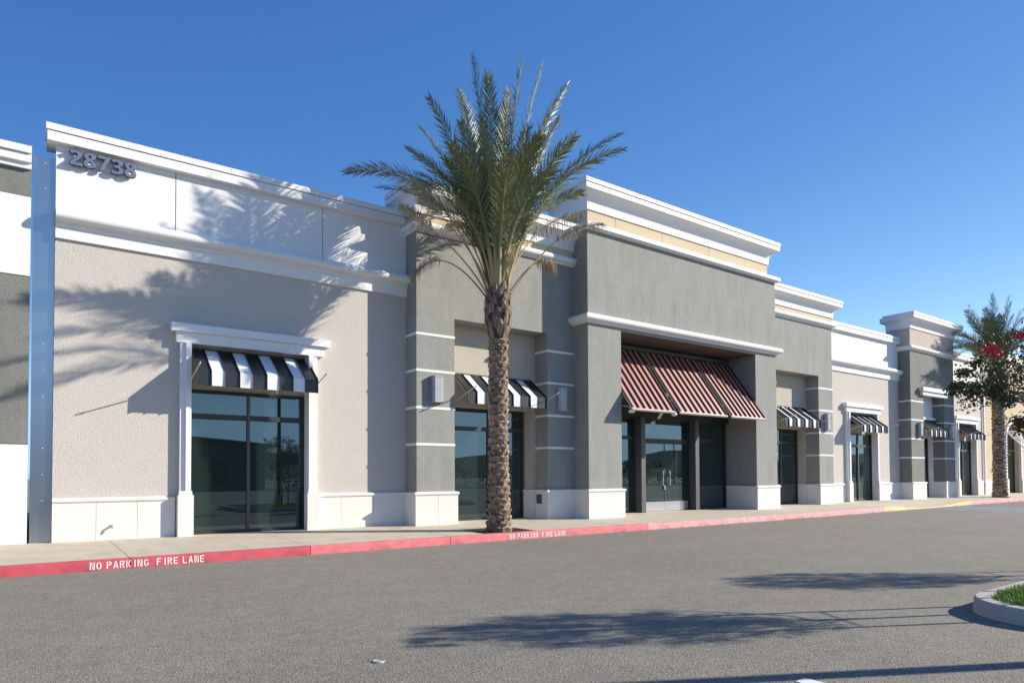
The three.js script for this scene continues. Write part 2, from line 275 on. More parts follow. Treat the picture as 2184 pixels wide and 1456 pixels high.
// ------------------------------------------------------------------ the retail building
const B = thing('retail_building', 'long grey, beige and white stucco retail building with tall central entrance portal', 'building');
const HW = 0.795;                                             // wainscot height
const roundBand = (y0, y1, o0, o1) => [[0, y0], [o0, y0], [o0, y0 + 0.05], [o0 + 0.02, y0 + 0.055], ...arc(o0 + 0.02, (y0 + 0.055 + y1) / 2, o1 - o0 - 0.02, (y1 - y0 - 0.055) / 2, -90, 90, 12), [0, y1]];
const capProf = (y0, ym, y1, o) => [[0, y0], [o - 0.02, y0], [o - 0.02, ym - 0.02], [o - 0.045, ym - 0.02], [o - 0.045, ym], [o, ym], [o, y1], [-0.3, y1 + 0.01]];
const coveProf = (y0, y1, o1, o2) => [[0, y0], [o1, y0], [o1, y0 + 0.075], ...arc(o2, y0 + 0.075, o2 - o1, y1 - y0 - 0.095, 180, 105, 10), [o2, y1 - 0.002], [0, y1 - 0.001]];
// plinth of cut-stone panels under a nosing
function base(par, x0, x1, zf, zb, left, right, joints = [], out = 0.06) {
  const xs = [left ? x0 - out : x0, ...joints, right ? x1 + out : x1], g = 0.003;
  for (let i = 0; i + 1 < xs.length; i++) part('stone_panel', par, bx(xs[i] + (i ? g : 0), xs[i + 1] - (i + 2 < xs.length ? g : 0), -0.12, HW - 0.085, zf + 0.001, zf + out), M.stone);
  if (left) part('stone_panel', par, bx(x0 - out, x0 - 0.001, -0.12, HW - 0.085, zb, zf), M.stone);
  if (right) part('stone_panel', par, bx(x1 + 0.001, x1 + out, -0.12, HW - 0.085, zb, zf), M.stone);
  part('stone_nosing', par, wrap([[0, HW - 0.085], [out + 0.005, HW - 0.083], ...arc(out + 0.005, HW - 0.045, 0.022, 0.036, -90, 90, 6), [out - 0.01, HW - 0.002], [0, HW + 0.004]], x0, x1, zf, zb, left, right), M.stone);
}
const STR = [4.605, 3.721, 2.824, 1.938];
function stripes(par, x0, x1, zf, zb, left, right) { for (const y of STR) part('white_stripe', par, wrap([[0, y - 0.032], [0.010, y - 0.030], [0.010, y + 0.030], [0, y + 0.032]], x0, x1, zf, zb, left, right), M.trim); }
function panes(par, name, x0, x1, y0, y1, z, vs, hs, t = 0.055, d = 0.10) {   // aluminium shop window
  const w = grp(name, par);
  part('frame', w, [bx(x0, x0 + t, y0, y1, z - d / 2, z + d / 2), bx(x1 - t, x1, y0, y1, z - d / 2, z + d / 2), bx(x0 + t, x1 - t, y1 - t, y1, z - d / 2, z + d / 2), bx(x0 + t, x1 - t, y0, y0 + t * 1.3, z - d / 2, z + d / 2)], M.frame);
  const X = [x0 + t, ...vs.flatMap(v => [v - t / 2, v + t / 2]), x1 - t], Y = [y0 + t * 1.3, ...hs.flatMap(v => [v - 0.055, v + 0.055]), y1 - t];
  for (const v of vs) part('mullion', w, bx(v - t / 2, v + t / 2, y0 + t * 1.3, y1 - t, z - d / 2 - 0.004, z + d / 2 + 0.004), M.column);
  for (let i = 0; i < X.length; i += 2) { for (const h of hs) part('transom', w, bx(X[i], X[i + 1], h - 0.055, h + 0.055, z - d / 2, z + d / 2), M.frame); for (let j = 0; j < Y.length; j += 2) { const g = new THREE.PlaneGeometry(X[i + 1] - X[i], Y[j + 1] - Y[j]); g.translate((X[i] + X[i + 1]) / 2, (Y[j] + Y[j + 1]) / 2, z + 0.012 * ((i / 2 + j / 2) % 2 ? 1 : 0)); part('pane', w, g, M.glass); } }
  return w;
}
// one low wing: wall, panelled parapet, band, coping, shop window with its surround
function wing(x0, x1, o0, o1, joints, wj, endLeft, endRight) {
  part('stucco_wall', B, [bx(x0, o0 - 0.03, -0.12, 5.62, -0.3, 0), bx(o1 + 0.03, x1, -0.12, 5.62, -0.3, 0), bx(o0 - 0.03, o1 + 0.03, 3.9, 5.62, -0.3, 0)], M.beige);
  part('window_head_wall', B, bx(o0 - 0.03, o1 + 0.03, 2.97, 3.9, -0.32, -0.16), M.tan);
  part('window_reveal', B, bx(o0 - 0.03, o0 - 0.001, -0.12, 3.9, -0.3, 0), M.trim); part('window_reveal', B, bx(o1 + 0.001, o1 + 0.03, -0.12, 3.9, -0.3, 0), M.trim);
  const xs = [x0, ...joints, x1]; for (let i = 0; i + 1 < xs.length; i++) part('parapet_panel', B, bx(xs[i] + (i ? 0.008 : 0), xs[i + 1] - (i + 2 < xs.length ? 0.008 : 0), 5.62, 7.34, -0.28, 0), M.white);
  part('parapet_core', B, bx(x0 + 0.01, x1 - 0.01, 5.62, 7.4, -0.4, -0.03), M.darkgrey);
  part('band_moulding', B, wrap([[0, 5.57], [0.05, 5.57], [0.05, 5.79], [0.085, 5.80], [0.085, 5.845], [0.125, 5.85], [0.125, 5.87], ...arc(0.13, 5.975, 0.11, 0.105, -90, 90, 12), [0, 6.085]], x0, x1, 0, -0.3, false, false), M.trim);
  part('coping', B, wrap(capProf(7.31, 7.50, 7.62, 0.16), x0, x1, 0, -0.45, endLeft, endRight), M.trim);
  part('parapet_top', B, bx(x0, x1, 7.4, 7.6, -0.5, -0.001), M.trim);
  const bl = x0, br = x1;
  base(B, bl, o0 - 0.27, 0, -0.3, false, false, wj[0], 0.05); base(B, o1 + 0.27, br, 0, -0.3, false, false, wj[1], 0.05);
  // surround
  const s = grp('window_surround', B);
  part('lintel_cap', s, bx(o0 - 0.38, o1 + 0.48, 4.085, 4.245, 0.001, 0.20), M.trim);
  part('lintel', s, bx(o0 - 0.28, o1 + 0.36, 3.87, 4.084, 0.001, 0.13), M.trim);
  for (const [a, b, sgn] of [[o0 - 0.20, o0, 1], [o1, o1 + 0.20, -1]]) {
    const inn = sgn > 0 ? [b - 0.10, b] : [a, a + 0.10], outr = sgn > 0 ? [a, b - 0.10] : [a + 0.10, b];
    part('post', s, [bx(inn[0], inn[1], 0.90, 3.87, -0.15, 0.15), bx(outr[0], outr[1], 0.90, 3.87, 0.001, 0.105)], M.trim);
    part('post_base', s, [bx(a - 0.045, b + 0.045, -0.12, 0.815, -0.02, 0.20), bx(a - 0.02, b + 0.02, 0.815, 0.90, -0.02, 0.175)], M.stone);
  }
  if (x0 > 20) part('vent', B, bx(o0 + 0.62, o0 + 0.98, 3.38, 3.62, -0.159, -0.05), M.frame);
  panes(B, 'shop_window', o0, o1, -0.005, 2.97, -0.19, [o0 + 1.19], [2.43]);
}
wing(1.066, 8.234, 3.36, 5.76, [3.07, 6.12], [[1.75, 2.43], [6.55, 7.35]], true, false);
wing(27.25, 34.25, 29.45, 31.85, [29.22, 32.21], [[28.2], [32.8, 33.5]], false, false);
wing(39.1, 44.3, 40.75, 43.05, [40.8, 42.6], [[39.8], [43.7]], false, false);
// grey blocks beside the portal and the grey tower
function cornice(x0, x1, zf, zb, yc, yk, ycap, left, right, o = 0.34) {
  part('cornice_cove', B, wrap(coveProf(yc, yk, 0.06, o - 0.03), x0, x1, zf, zb, left, right), M.trim);
  part('coping', B, wrap(capProf(yk, (yk + ycap) / 2 + 0.02, ycap, o), x0, x1, zf, zb, left, right), M.trim);
}
function friezeRow(x0, x1, zf, zb, y0, y1, js, left, right, m) {
  const xs = [x0, ...js, x1]; for (let i = 0; i + 1 < xs.length; i++) part('frieze_panel', B, bx(xs[i] + (i ? 0.006 : 0), xs[i + 1] - (i + 2 < xs.length ? 0.006 : 0), y0, y1, zf + 0.001, zf + 0.022), m);
  if (left) part('frieze_panel', B, bx(x0 - 0.022, x0 - 0.001, y0, y1, zb, zf + 0.022), m); if (right) part('frieze_panel', B, bx(x1 + 0.001, x1 + 0.022, y0, y1, zb, zf + 0.022), m);
}
function sideBlock(x0, a, b, x1, left, right, js) {   // opening from a to b
  const zf = 0.54;
  part('grey_wall', B, [bx(x0, a, -0.12, 5.08, -0.5, zf), bx(b, x1, -0.12, 5.08, -0.5, zf), bx(x0, x1, 5.08, 7.98, -0.5, zf)], M.grey);
  stripes(B, x0, a, zf, 0, left, true); stripes(B, b, x1, zf, 0, true, right);
  base(B, x0, a, zf, 0, left, true, [(x0 + a) / 2 + 0.03]); base(B, b, x1, zf, 0, true, right, [(b + x1) / 2 + 0.05]);
  part('frieze_band', B, wrap(roundBand(7.07, 7.31, 0.05, 0.16), x0, x1, zf, -0.5, left, right), M.trim);
  friezeRow(x0, x1, zf, -0.5, 7.31, 7.51, js, left, right, M.frieze);
  cornice(x0, x1, zf, -0.5, 7.51, 7.93, 8.19, left, right);
  part('roof_edge', B, bx(x0, x1, 7.98, 8.17, -0.8, zf - 0.01), M.trim);
  // recess wall and window
  const wa = a + 0.2, wb = b - 0.2;
  part('recess_wall', B, [bx(a + 0.001, wa, -0.12, 5.079, -0.36, 0), bx(wb, b - 0.001, -0.12, 5.079, -0.36, 0), bx(wa, wb, 2.97, 5.079, -0.36, 0)], M.tan);
  base(B, a + 0.07, wa, 0, -0.3, false, true, [], 0.05); base(B, wb, b - 0.07, 0, -0.3, true, false, [], 0.05);
  panes(B, 'shop_window', wa + 0.055, wb - 0.055, -0.005, 2.97, -0.30, [(wa + wb) / 2 + 0.08], [2.43]);
}
sideBlock(8.234, 9.296, 12.285, 13.244, true, false, [9.9, 11.6]);
sideBlock(22.306, 23.265, 26.20, 27.25, false, true, [23.90, 25.50]);
{   // portal
  const x0 = 13.244, x1 = 22.306, a = 14.528, b = 21.074, zf = 1.145;
  part('portal_wall', B, [bx(x0, a, -0.12, 5.32, -0.16, zf), bx(b, x1, -0.12, 5.32, -0.16, zf), bx(x0, x1, 5.32, 8.0, -0.6, zf)], M.grey);
  part('portal_soffit', B, bx(a, b, 5.305, 5.319, -0.1, zf - 0.02), M.soffit);
  part('portal_moulding', B, wrap(roundBand(5.40, 5.65, 0.07, 0.19), x0, x1, zf, 0.54, true, true), M.trim);
  base(B, x0, a, zf, 0.54, true, true, [(x0 + a) / 2 + 0.02]); base(B, b, x1, zf, 0.54, true, true, [(b + x1) / 2 - 0.02]);
  part('stone_panel', B, [bx(a + 0.001, a + 0.06, -0.12, HW - 0.085, -0.06, 0.539), bx(b - 0.06, b - 0.001, -0.12, HW - 0.085, -0.06, 0.539)], M.stone);
  part('stone_nosing', B, [bx(a + 0.001, a + 0.085, HW - 0.085, HW, -0.06, 0.539), bx(b - 0.085, b - 0.001, HW - 0.085, HW, -0.06, 0.539)], M.stone);
  const X0 = x0 + 0.2, X1 = x1 - 0.2, ZF = zf - 0.2;
  part('portal_ledge', B, wrap([[-0.01, 8.0], [0.09, 8.0], [0.13, 8.04], [0.15, 8.05], [0.15, 8.15], [0.12, 8.18], [-0.2, 8.21]], x0, x1, zf, -0.6, true, true), M.trim);
  part('attic_wall', B, bx(X0, X1, 8.0, 9.3, -0.6, ZF), M.frieze);
  friezeRow(X0, X1, ZF, -0.6, 8.19, 8.66, [14.54, 16.55, 18.83, 20.82], true, true, M.frieze);
  cornice(X0, X1, ZF, -0.6, 8.66, 9.13, 9.41, true, true, 0.36);
  part('roof_edge', B, bx(X0, X1, 9.3, 9.39, -0.9, ZF - 0.01), M.trim);
  // storefront behind
  part('storefront_wall', B, bx(a, b, 3.4, 5.304, -0.3, -0.08), M.darkgrey);
  part('storefront_header', B, bx(a, b, 3.0, 3.4, -0.25, 0.02), M.frame);
  part('gutter_pipe', B, [cyl([a, 5.19, 0.02], [b, 5.19, 0.02], 0.075, 0.075, 12)], M.column);
  for (const x of [16.34, 18.98]) part('column', B, bx(x + 0.02, x + 0.21, -0.05, 2.999, -0.15, 0.20), M.column);
  panes(B, 'side_light', a + 0.09, 16.34, -0.005, 3.0, -0.10, [15.5], [2.36]);
  panes(B, 'side_light', 19.21, b - 0.09, -0.005, 3.0, -0.10, [], [2.36]);
  const dw = panes(B, 'transom_light', 16.57, 18.98, 2.27, 3.0, -0.10, [], [], 0.07);
  for (const s of [0, 1]) {
    const d = grp('glass_door', B), p0 = s ? 17.782 : 16.64, p1 = s ? 18.91 : 17.774;
    part('pane', d, (() => { const g = new THREE.PlaneGeometry(p1 - p0, 1.93); g.translate((p0 + p1) / 2, 0.30 + 1.93 / 2, -0.10 + s * 0.004); return g; })(), M.glass);
    part('kick_rail', d, bx(p0, p1, 0.01, 0.31, -0.125, -0.07), M.alu);
    part('top_rail', d, bx(p0, p1, 2.20, 2.269, -0.125, -0.075), M.frame);
    const hx = s ? 17.782 + 0.16 : 17.774 - 0.16;
    part('handle', d, tube([[hx, 0.86, -0.10], [hx, 0.85, -0.03], [hx, 0.90, -0.01], [hx, 1.08, -0.01], [hx, 1.26, -0.01], [hx, 1.31, -0.03], [hx, 1.30, -0.10]], 0.019, 28, 8), M.steel);
    part('edge_seal', d, bx(s ? 17.7785 : 17.766, s ? 17.79 : 17.7775, 0.31, 2.2, -0.115, -0.085), M.column);
    if (!s) part('lock', d, bx(17.70, 17.76, 0.70, 0.84, -0.115, -0.05), M.steel);
  }
  part('door_post', B, bx(16.571, 16.639, -0.01, 2.269, -0.14, -0.06), M.frame); part('door_post', B, bx(18.911, 18.979, -0.01, 2.269, -0.14, -0.06), M.frame);
}
{   // grey tower
  const x0 = 34.25, a = 35.58, b = 37.93, x1 = 39.1, zf = 0.54;
  part('tower_wall', B, [bx(x0, a, -0.12, 5.08, -0.5, zf), bx(b, x1, -0.12, 5.08, -0.5, zf), bx(x0, x1, 5.08, 8.45, -0.5, zf)], M.darkgrey);
  stripes(B, x0, a, zf, 0, true, true); stripes(B, b, x1, zf, 0, true, true);
  base(B, x0, a, zf, 0, true, true, [34.9]); base(B, b, x1, zf, 0, true, true, [38.5]);
  part('frieze_band', B, wrap(roundBand(6.98, 7.21, 0.05, 0.16), x0, x1, zf, -0.5, true, true), M.trim);
  friezeRow(x0, x1, zf, -0.5, 7.21, 8.02, [], true, true, M.friezepink);
  cornice(x0, x1, zf, -0.5, 8.02, 8.44, 8.70, true, true, 0.38);
  part('roof_edge', B, bx(x0, x1, 8.45, 8.68, -0.8, zf - 0.01), M.trim);
  part('lintel_cap', B, bx(a - 0.48, b + 0.22, 5.12, 5.30, zf - 0.1, zf + 0.22), M.trim); part('lintel', B, bx(a - 0.35, b + 0.10, 4.94, 5.119, zf - 0.1, zf + 0.14), M.trim);
  part('recess_wall', B, [bx(a + 0.001, b - 0.001, 2.97, 5.079, -0.36, 0), bx(a + 0.001, a + 0.15, -0.12, 2.97, -0.36, 0), bx(b - 0.15, b - 0.001, -0.12, 2.97, -0.36, 0)], M.white);
  part('recess_sill', B, bx(a + 0.002, b - 0.002, 3.86, 3.98, 0.001, 0.14), M.trim);
  panes(B, 'shop_window', a + 0.2, b - 0.2, -0.005, 2.97, -0.22, [36.8], [2.43]);
}
{   // shell behind the facade
  part('rear_wall', B, bx(1.07, 44.3, -0.12, 6.2, -12.2, -12), M.inside);
  part('end_wall', B, [bx(1.07, 1.27, -0.12, 6.2, -12, -0.301), bx(44.1, 44.3, -0.12, 6.2, -12, -0.301)], M.inside);
  part('roof', B, bx(1.07, 44.3, 6.2, 6.4, -12.2, -0.55), M.inside);
  part('interior_ceiling', B, bx(1.27, 44.1, 3.9, 4.0, -11.99, -0.62), M.inside);
  part('interior_floor', B, bx(1.07, 44.3, -0.1, -0.012, -12, -0.45), M.insidefloor);
  for (const x of [8.3, 13.2, 22.4, 27.3, 34.4, 39.2]) part('interior_wall', B, bx(x, x + 0.15, -0.011, 3.899, -11.9, -0.66), M.inside);
  for (const [x, z] of [[5.4, -3.2], [11.2, -3.5], [15.4, -3.2], [20.2, -3.4], [25.2, -3.1]]) part('interior_post', B, bx(x, x + 0.35, -0.011, 3.899, z - 0.35, z), M.inside);
  part('access_panel', B, bx(12.285 - 0.066, 12.285 - 0.0605, 0.40, 0.66, 0.10, 0.34), M.column);
  const hb = grp('hose_bib', B); part('spout', hb, [cyl([2.02, 0.27, 0.05], [2.02, 0.26, 0.14], 0.022, 0.018, 8), cyl([2.02, 0.265, 0.13], [2.02, 0.20, 0.145], 0.018, 0.016, 8)], M.trim); part('flange', hb, cyl([2.02, 0.27, 0.0505], [2.02, 0.27, 0.06], 0.045, 0.045, 12), M.trim);
  part('downspout', B, [bx(44.32, 44.42, 0.02, 7.2, 0.02, 0.11)], M.awnwhite);
}
// metal cover over the joint to the neighbour
{
  const t = thing('joint_cover', 'tall shiny sheet-metal joint cover strip between the two buildings', 'metal strip');
  const ys = [[-0.03, 2.985], [2.965, 5.83], [5.81, 7.05]];
  ys.forEach(([a, b], i) => part('metal_sheet', t, bx(0.735, 1.062, a, b, -0.10, -0.055 + 0.004 * i), M.sheet));
  for (let k = 0; k < 15; k++) { const y = 0.28 + k * 0.475; part('screw', t, (() => { const g = new THREE.SphereGeometry(0.011, 8, 5); g.scale(1, 1, 0.5); g.translate(0.905 + 0.006 * Math.sin(k * 7), y, -0.045); return clean(g); })(), M.alu); }
}
// the neighbour on the left
{
  const n = thing('neighbour_building', 'white and dark grey banded stucco building left of the metal strip', 'building');
  const x0 = -16, x1 = 0.70;
  part('lower_wall', n, bx(x0, x1, -0.12, 1.77, -0.4, -0.03), M.white); part('middle_wall', n, bx(x0, x1, 1.785, 4.79, -0.4, -0.036), M.darkgrey);
  part('upper_wall', n, bx(x0, x1, 4.805, 6.24, -0.4, -0.03), M.white); part('frieze_wall', n, bx(x0, x1, 6.255, 6.80, -0.4, -0.04), M.darkgrey);
  part('wall_core', n, bx(x0, x1 - 0.02, -0.12, 6.9, -0.45, -0.06), M.frame);
  part('coping', n, wrap([[0, 6.73], [0.06, 6.73], [0.06, 6.82], [0.12, 6.83], [0.12, 6.96], [0.10, 6.965], [0.10, 6.985], [0.16, 6.985], [0.16, 7.11], [-0.35, 7.12]], x0, x1, -0.03, -0.5, false, false), M.trim);
  part('wall_base', n, bx(x0, x1, -0.121, -0.05, -0.4, -0.02), M.kerbgrey);
  part('rear_wall', n, [bx(x0, x1, -0.12, 6.6, -12.2, -12), bx(x0, x0 + 0.2, -0.12, 6.6, -12, -0.41), bx(x0, x1, 6.3, 6.5, -12, -0.41)], M.inside);
}
// the yellow building at the far end
{
  const n = thing('arched_building', 'pale yellow stucco building with arched window at the far right end', 'building');
  const x0 = 44.45, x1 = 66, sh = new THREE.Shape([[x0, -0.12], [x1, -0.12], [x1, 8.2], [x0, 8.2]].map(p => new THREE.Vector2(...p)));
  for (const cx of [48.9, 56.5]) { const h = new THREE.Path(); h.moveTo(cx - 1.15, -0.02); h.lineTo(cx - 1.15, 3.05); h.absarc(cx, 3.05, 1.15, Math.PI, 0, true); h.lineTo(cx + 1.15, -0.02); h.closePath(); sh.holes.push(h); }
  const eg = new THREE.ExtrudeGeometry(sh, { depth: 0.35, bevelEnabled: false, curveSegments: 20 }); eg.translate(0, 0, -0.4); part('wall', n, tri(eg), M.yellow);
  part('coping', n, wrap(capProf(7.9, 8.1, 8.25, 0.2), x0, x1, -0.05, -0.4, true, false), M.trim);
  part('rear_wall', n, [bx(x0, x1, -0.12, 8, -10.2, -10), bx(x0, x1, 7.7, 7.9, -10, -0.41), bx(x1 - 0.2, x1, -0.12, 8, -10, -0.41), bx(x0, x1, -0.1, -0.02, -10, -0.42)], M.inside);
  for (const cx of [48.9, 56.5]) {
    const w = grp('arched_window', n);
    const ring = new THREE.Shape(); ring.absarc(cx, 3.05, 1.34, 0, Math.PI, false); ring.lineTo(cx - 1.15, 3.05); ring.absarc(cx, 3.05, 1.15, Math.PI, 0, true); ring.closePath();
    const rg = new THREE.ExtrudeGeometry(ring, { depth: 0.14, bevelEnabled: false, curveSegments: 20 }); rg.translate(0, 0, -0.045); part('arch_trim', w, tri(rg), M.trim);
    part('jamb', w, [bx(cx - 1.34, cx - 1.151, 0.85, 3.049, -0.045, 0.095)], M.trim); part('jamb', w, [bx(cx + 1.151, cx + 1.34, 0.85, 3.049, -0.045, 0.095)], M.trim);
    part('jamb_base', w, bx(cx - 1.40, cx - 1.10, -0.12, 0.85, -0.045, 0.15), M.stone); part('jamb_base', w, bx(cx + 1.10, cx + 1.40, -0.12, 0.85, -0.045, 0.15), M.stone);
    part('frame', w, [bx(cx - 0.04, cx + 0.04, 0, 4.1, -0.34, -0.26), bx(cx - 1.1, cx - 0.04, 2.3, 2.4, -0.34, -0.26), bx(cx + 0.04, cx + 1.1, 2.3, 2.4, -0.34, -0.26), bx(cx - 1.15, cx - 1.1, 0, 3.4, -0.34, -0.26), bx(cx + 1.1, cx + 1.15, 0, 3.4, -0.34, -0.26)], M.frame);
    for (const s of [-1, 1]) { const ps = new THREE.Shape(); ps.moveTo(cx + s * 0.04, 0); ps.lineTo(cx + s * 1.1, 0); ps.lineTo(cx + s * 1.1, 3.05); ps.absarc(cx, 3.05, 1.1, s > 0 ? 0 : Math.PI, Math.PI / 2, s < 0); ps.lineTo(cx + s * 0.04, 0); const pg = new THREE.ShapeGeometry(ps, 12); pg.translate(0, 0, -0.3); part('pane', w, pg, M.glass); }
  }
  for (const [a, b] of [[x0 + 0.02, 47.45], [50.35, 55.05], [57.95, x1]]) part('stone_plinth', n, bx(a, b, -0.12, 0.8, -0.049, 0.02), M.stone);
}

// ------------------------------------------------------------------ awnings
function stripedAwning(x0, x1, zw, label, n = 9, yt = 3.80, yb = 3.27, yv = 2.985, zo = 0.72) {
  const t = thing('striped_awning', label, 'awning', [0, 0, 0], 'striped metal awnings over the shop windows');
  const w = (x1 - x0) / n, th = 0.012, z0 = zw + 0.012, z1 = zw + zo;
  for (let i = 0; i < n; i++) {
    const a = x0 + i * w + 0.006, b = a + w - 0.012, p = [];
    const q = (A, B, Cq, D) => p.push(...A, ...B, ...Cq, ...A, ...Cq, ...D);
    const outl = [[yt, z0], [yb, z1], [yv, z1]], inl = [[yt - th * 1.5, z0], [yb - th, z1 - th], [yv, z1 - th]];
    for (let k = 0; k < 2; k++) { q([a, ...outl[k]], [a, ...outl[k + 1]], [b, ...outl[k + 1]], [b, ...outl[k]]); q([a, ...inl[k]], [b, ...inl[k]], [b, ...inl[k + 1]], [a, ...inl[k + 1]]); q([a, ...outl[k]], [a, ...inl[k]], [a, ...inl[k + 1]], [a, ...outl[k + 1]]); q([b, ...outl[k]], [b, ...outl[k + 1]], [b, ...inl[k + 1]], [b, ...inl[k]]); }
    q([a, ...outl[2]], [a, ...inl[2]], [b, ...inl[2]], [b, ...outl[2]]);
    part(i % 2 ? 'white_panel' : 'black_panel', t, tri(triGeo(p)), i % 2 ? M.awnwhite : M.black);
  }
  const nrm = new THREE.Vector2(yt - yb, zo).normalize();   // (along z, along y) outward of the slope
  for (let i = 0; i <= n; i++) {   // standing seams
    const x = x0 + i * w, h = 0.034, a = x - 0.0055, b = x + 0.0055, p = [], q = (A, B, Cq, D) => p.push(...A, ...B, ...Cq, ...A, ...Cq, ...D);
    const inl = [[yt - 0.01, z0], [yb - 0.01, z1 - 0.008], [yv, z1 - 0.008]], outl = [[yt + nrm.y * h, z0 + nrm.x * h], [yb + h * 0.6, z1 + h * 0.75], [yv, z1 + h]];
    for (let k = 0; k < 2; k++) { q([a, ...outl[k]], [a, ...outl[k + 1]], [b, ...outl[k + 1]], [b, ...outl[k]]); q([a, ...outl[k]], [a, ...inl[k]], [a, ...inl[k + 1]], [a, ...outl[k + 1]]); q([b, ...outl[k]], [b, ...outl[k + 1]], [b, ...inl[k + 1]], [b, ...inl[k]]); }
    q([a, ...outl[2]], [a, ...inl[2]], [b, ...inl[2]], [b, ...outl[2]]);
    part('standing_seam', t, tri(triGeo(p)), M.rib);
  }
  part('wall_rail', t, bx(x0, x1, yt - 0.06, yt + 0.035, zw + 0.001, zw + 0.011), M.rib);
  part('frame', t, [cyl([x0 + 0.02, yt - 0.04, z0], [x0 + 0.02, yb - 0.035, z1 - 0.035], 0.013, 0.013, 6), cyl([x1 - 0.02, yt - 0.04, z0], [x1 - 0.02, yb - 0.035, z1 - 0.035], 0.013, 0.013, 6), cyl([x0 + 0.02, yb - 0.035, z1 - 0.035], [x0 + 0.02, yv + 0.01, z1 - 0.035], 0.011, 0.011, 6), cyl([x0 + 0.02, yb - 0.04, z1 - 0.035], [x1 - 0.02, yb - 0.04, z1 - 0.035], 0.013, 0.013, 6), cyl([x0 + 0.02, yv + 0.02, z1 - 0.03], [x1 - 0.02, yv + 0.02, z1 - 0.03], 0.011, 0.011, 6)], M.rod);
  for (const x of [x0 - 0.03, x1 + 0.03]) part('spear_arm', t, [cyl([x, yv + 0.03, zw], [x, yv + 0.36, zw + 1.14], 0.014, 0.012, 8), cyl([x, yv + 0.355, zw + 1.12], [x, yv + 0.375, zw + 1.19], 0.019, 0.012, 8)], M.rod);
  return t;
}
stripedAwning(3.37, 5.80, -0.159, 'black and white striped metal awning nearest the house number, over first shop window', 9);
stripedAwning(9.56, 12.10, 0.001, 'black and white striped awning behind the tall near palm trunk', 9);
stripedAwning(23.5, 25.98, 0.001, 'striped awning just right of the red entrance awning', 9);
stripedAwning(29.47, 31.83, -0.159, 'striped awning under the white lintel, right of the grey portal block', 9);
stripedAwning(35.62, 37.88, 0.001, 'striped awning set in the dark grey tower', 9);
stripedAwning(40.8, 43.0, -0.159, 'striped awning right of the dark grey tower, left of the far palm', 9);
// red entrance awnings
[[14.60, 16.39, 'left'], [16.67, 18.92, 'middle'], [19.20, 21.01, 'right']].forEach(([x0, x1, w]) => {
  const t = thing('red_awning', 'ribbed red metal awning over the entrance, ' + w + ' panel of three', 'awning', [0, 0, 0], 'red awning panels of the entrance');
  const top = [5.08, 0.03], bot = [3.06, 1.52], dy = bot[0] - top[0], dz = bot[1] - top[1], L = Math.hypot(dy, dz), ny = dz / L, nz = -dy / L;
  const at = (x, s, h) => [x, top[0] + dy * s + ny * h, top[1] + dz * s + nz * h];
  const plate = (xa, xb, h0, h1, s0 = 0, s1 = 1) => { const c = [[xa, s0, h0], [xb, s0, h0], [xb, s1, h0], [xa, s1, h0], [xa, s0, h1], [xb, s0, h1], [xb, s1, h1], [xa, s1, h1]].map(v => at(...v)); const f = [[4, 7, 6, 5], [0, 1, 2, 3], [0, 4, 5, 1], [3, 2, 6, 7], [0, 3, 7, 4], [1, 5, 6, 2]], p = []; for (const [a, b, cc, d] of f) p.push(...c[a], ...c[b], ...c[cc], ...c[a], ...c[cc], ...c[d]); return tri(triGeo(p)); };
  const n = Math.round((x1 - x0) / 0.265);
  for (let i = 0; i < n; i++) { const a = x0 + (x1 - x0) * i / n, b = x0 + (x1 - x0) * (i + 1) / n; part('metal_pan', t, plate(a + 0.001, b - 0.001, -0.004, 0.004), M.maroon); }
  for (let i = 0; i <= n; i++) { const x = x0 + (x1 - x0) * i / n; part('rib', t, plate(x - 0.017, x + 0.017, 0.0045, 0.048, 0.004, 0.985), M.maroonrib); }
  part('edge_frame', t, [plate(x0 - 0.030, x0 - 0.022, -0.02, 0.012), plate(x1 + 0.022, x1 + 0.030, -0.02, 0.012), plate(x0 - 0.035, x1 + 0.035, -0.05, 0.015, 1.0005, 1.012)], M.rod);
  part('purlin', t, [plate(x0, x1, -0.05, -0.005, 0.25, 0.27)], M.rod); part('purlin', t, [plate(x0, x1, -0.05, -0.005, 0.78, 0.80)], M.rod);
  for (const x of [x0 + 0.2, x1 - 0.2]) part('wall_strut', t, cyl([x, 3.7, -0.075], at(x, 0.8, -0.05), 0.018, 0.018, 8), M.rod);
});
{ for (const [a, b, w] of [[16.425, 16.635, 'left'], [18.955, 19.165, 'right']]) { const t = thing('awning_brace', 'thin grey brace bridging the red awning panels, ' + w + ' gap', 'brace'); part('bar', t, cyl([a, 4.54, 0.36], [b, 4.54, 0.36], 0.014, 0.014, 6), M.rod); part('bar', t, cyl([a, 3.44, 1.175], [b, 3.44, 1.175], 0.014, 0.014, 6), M.rod); } }
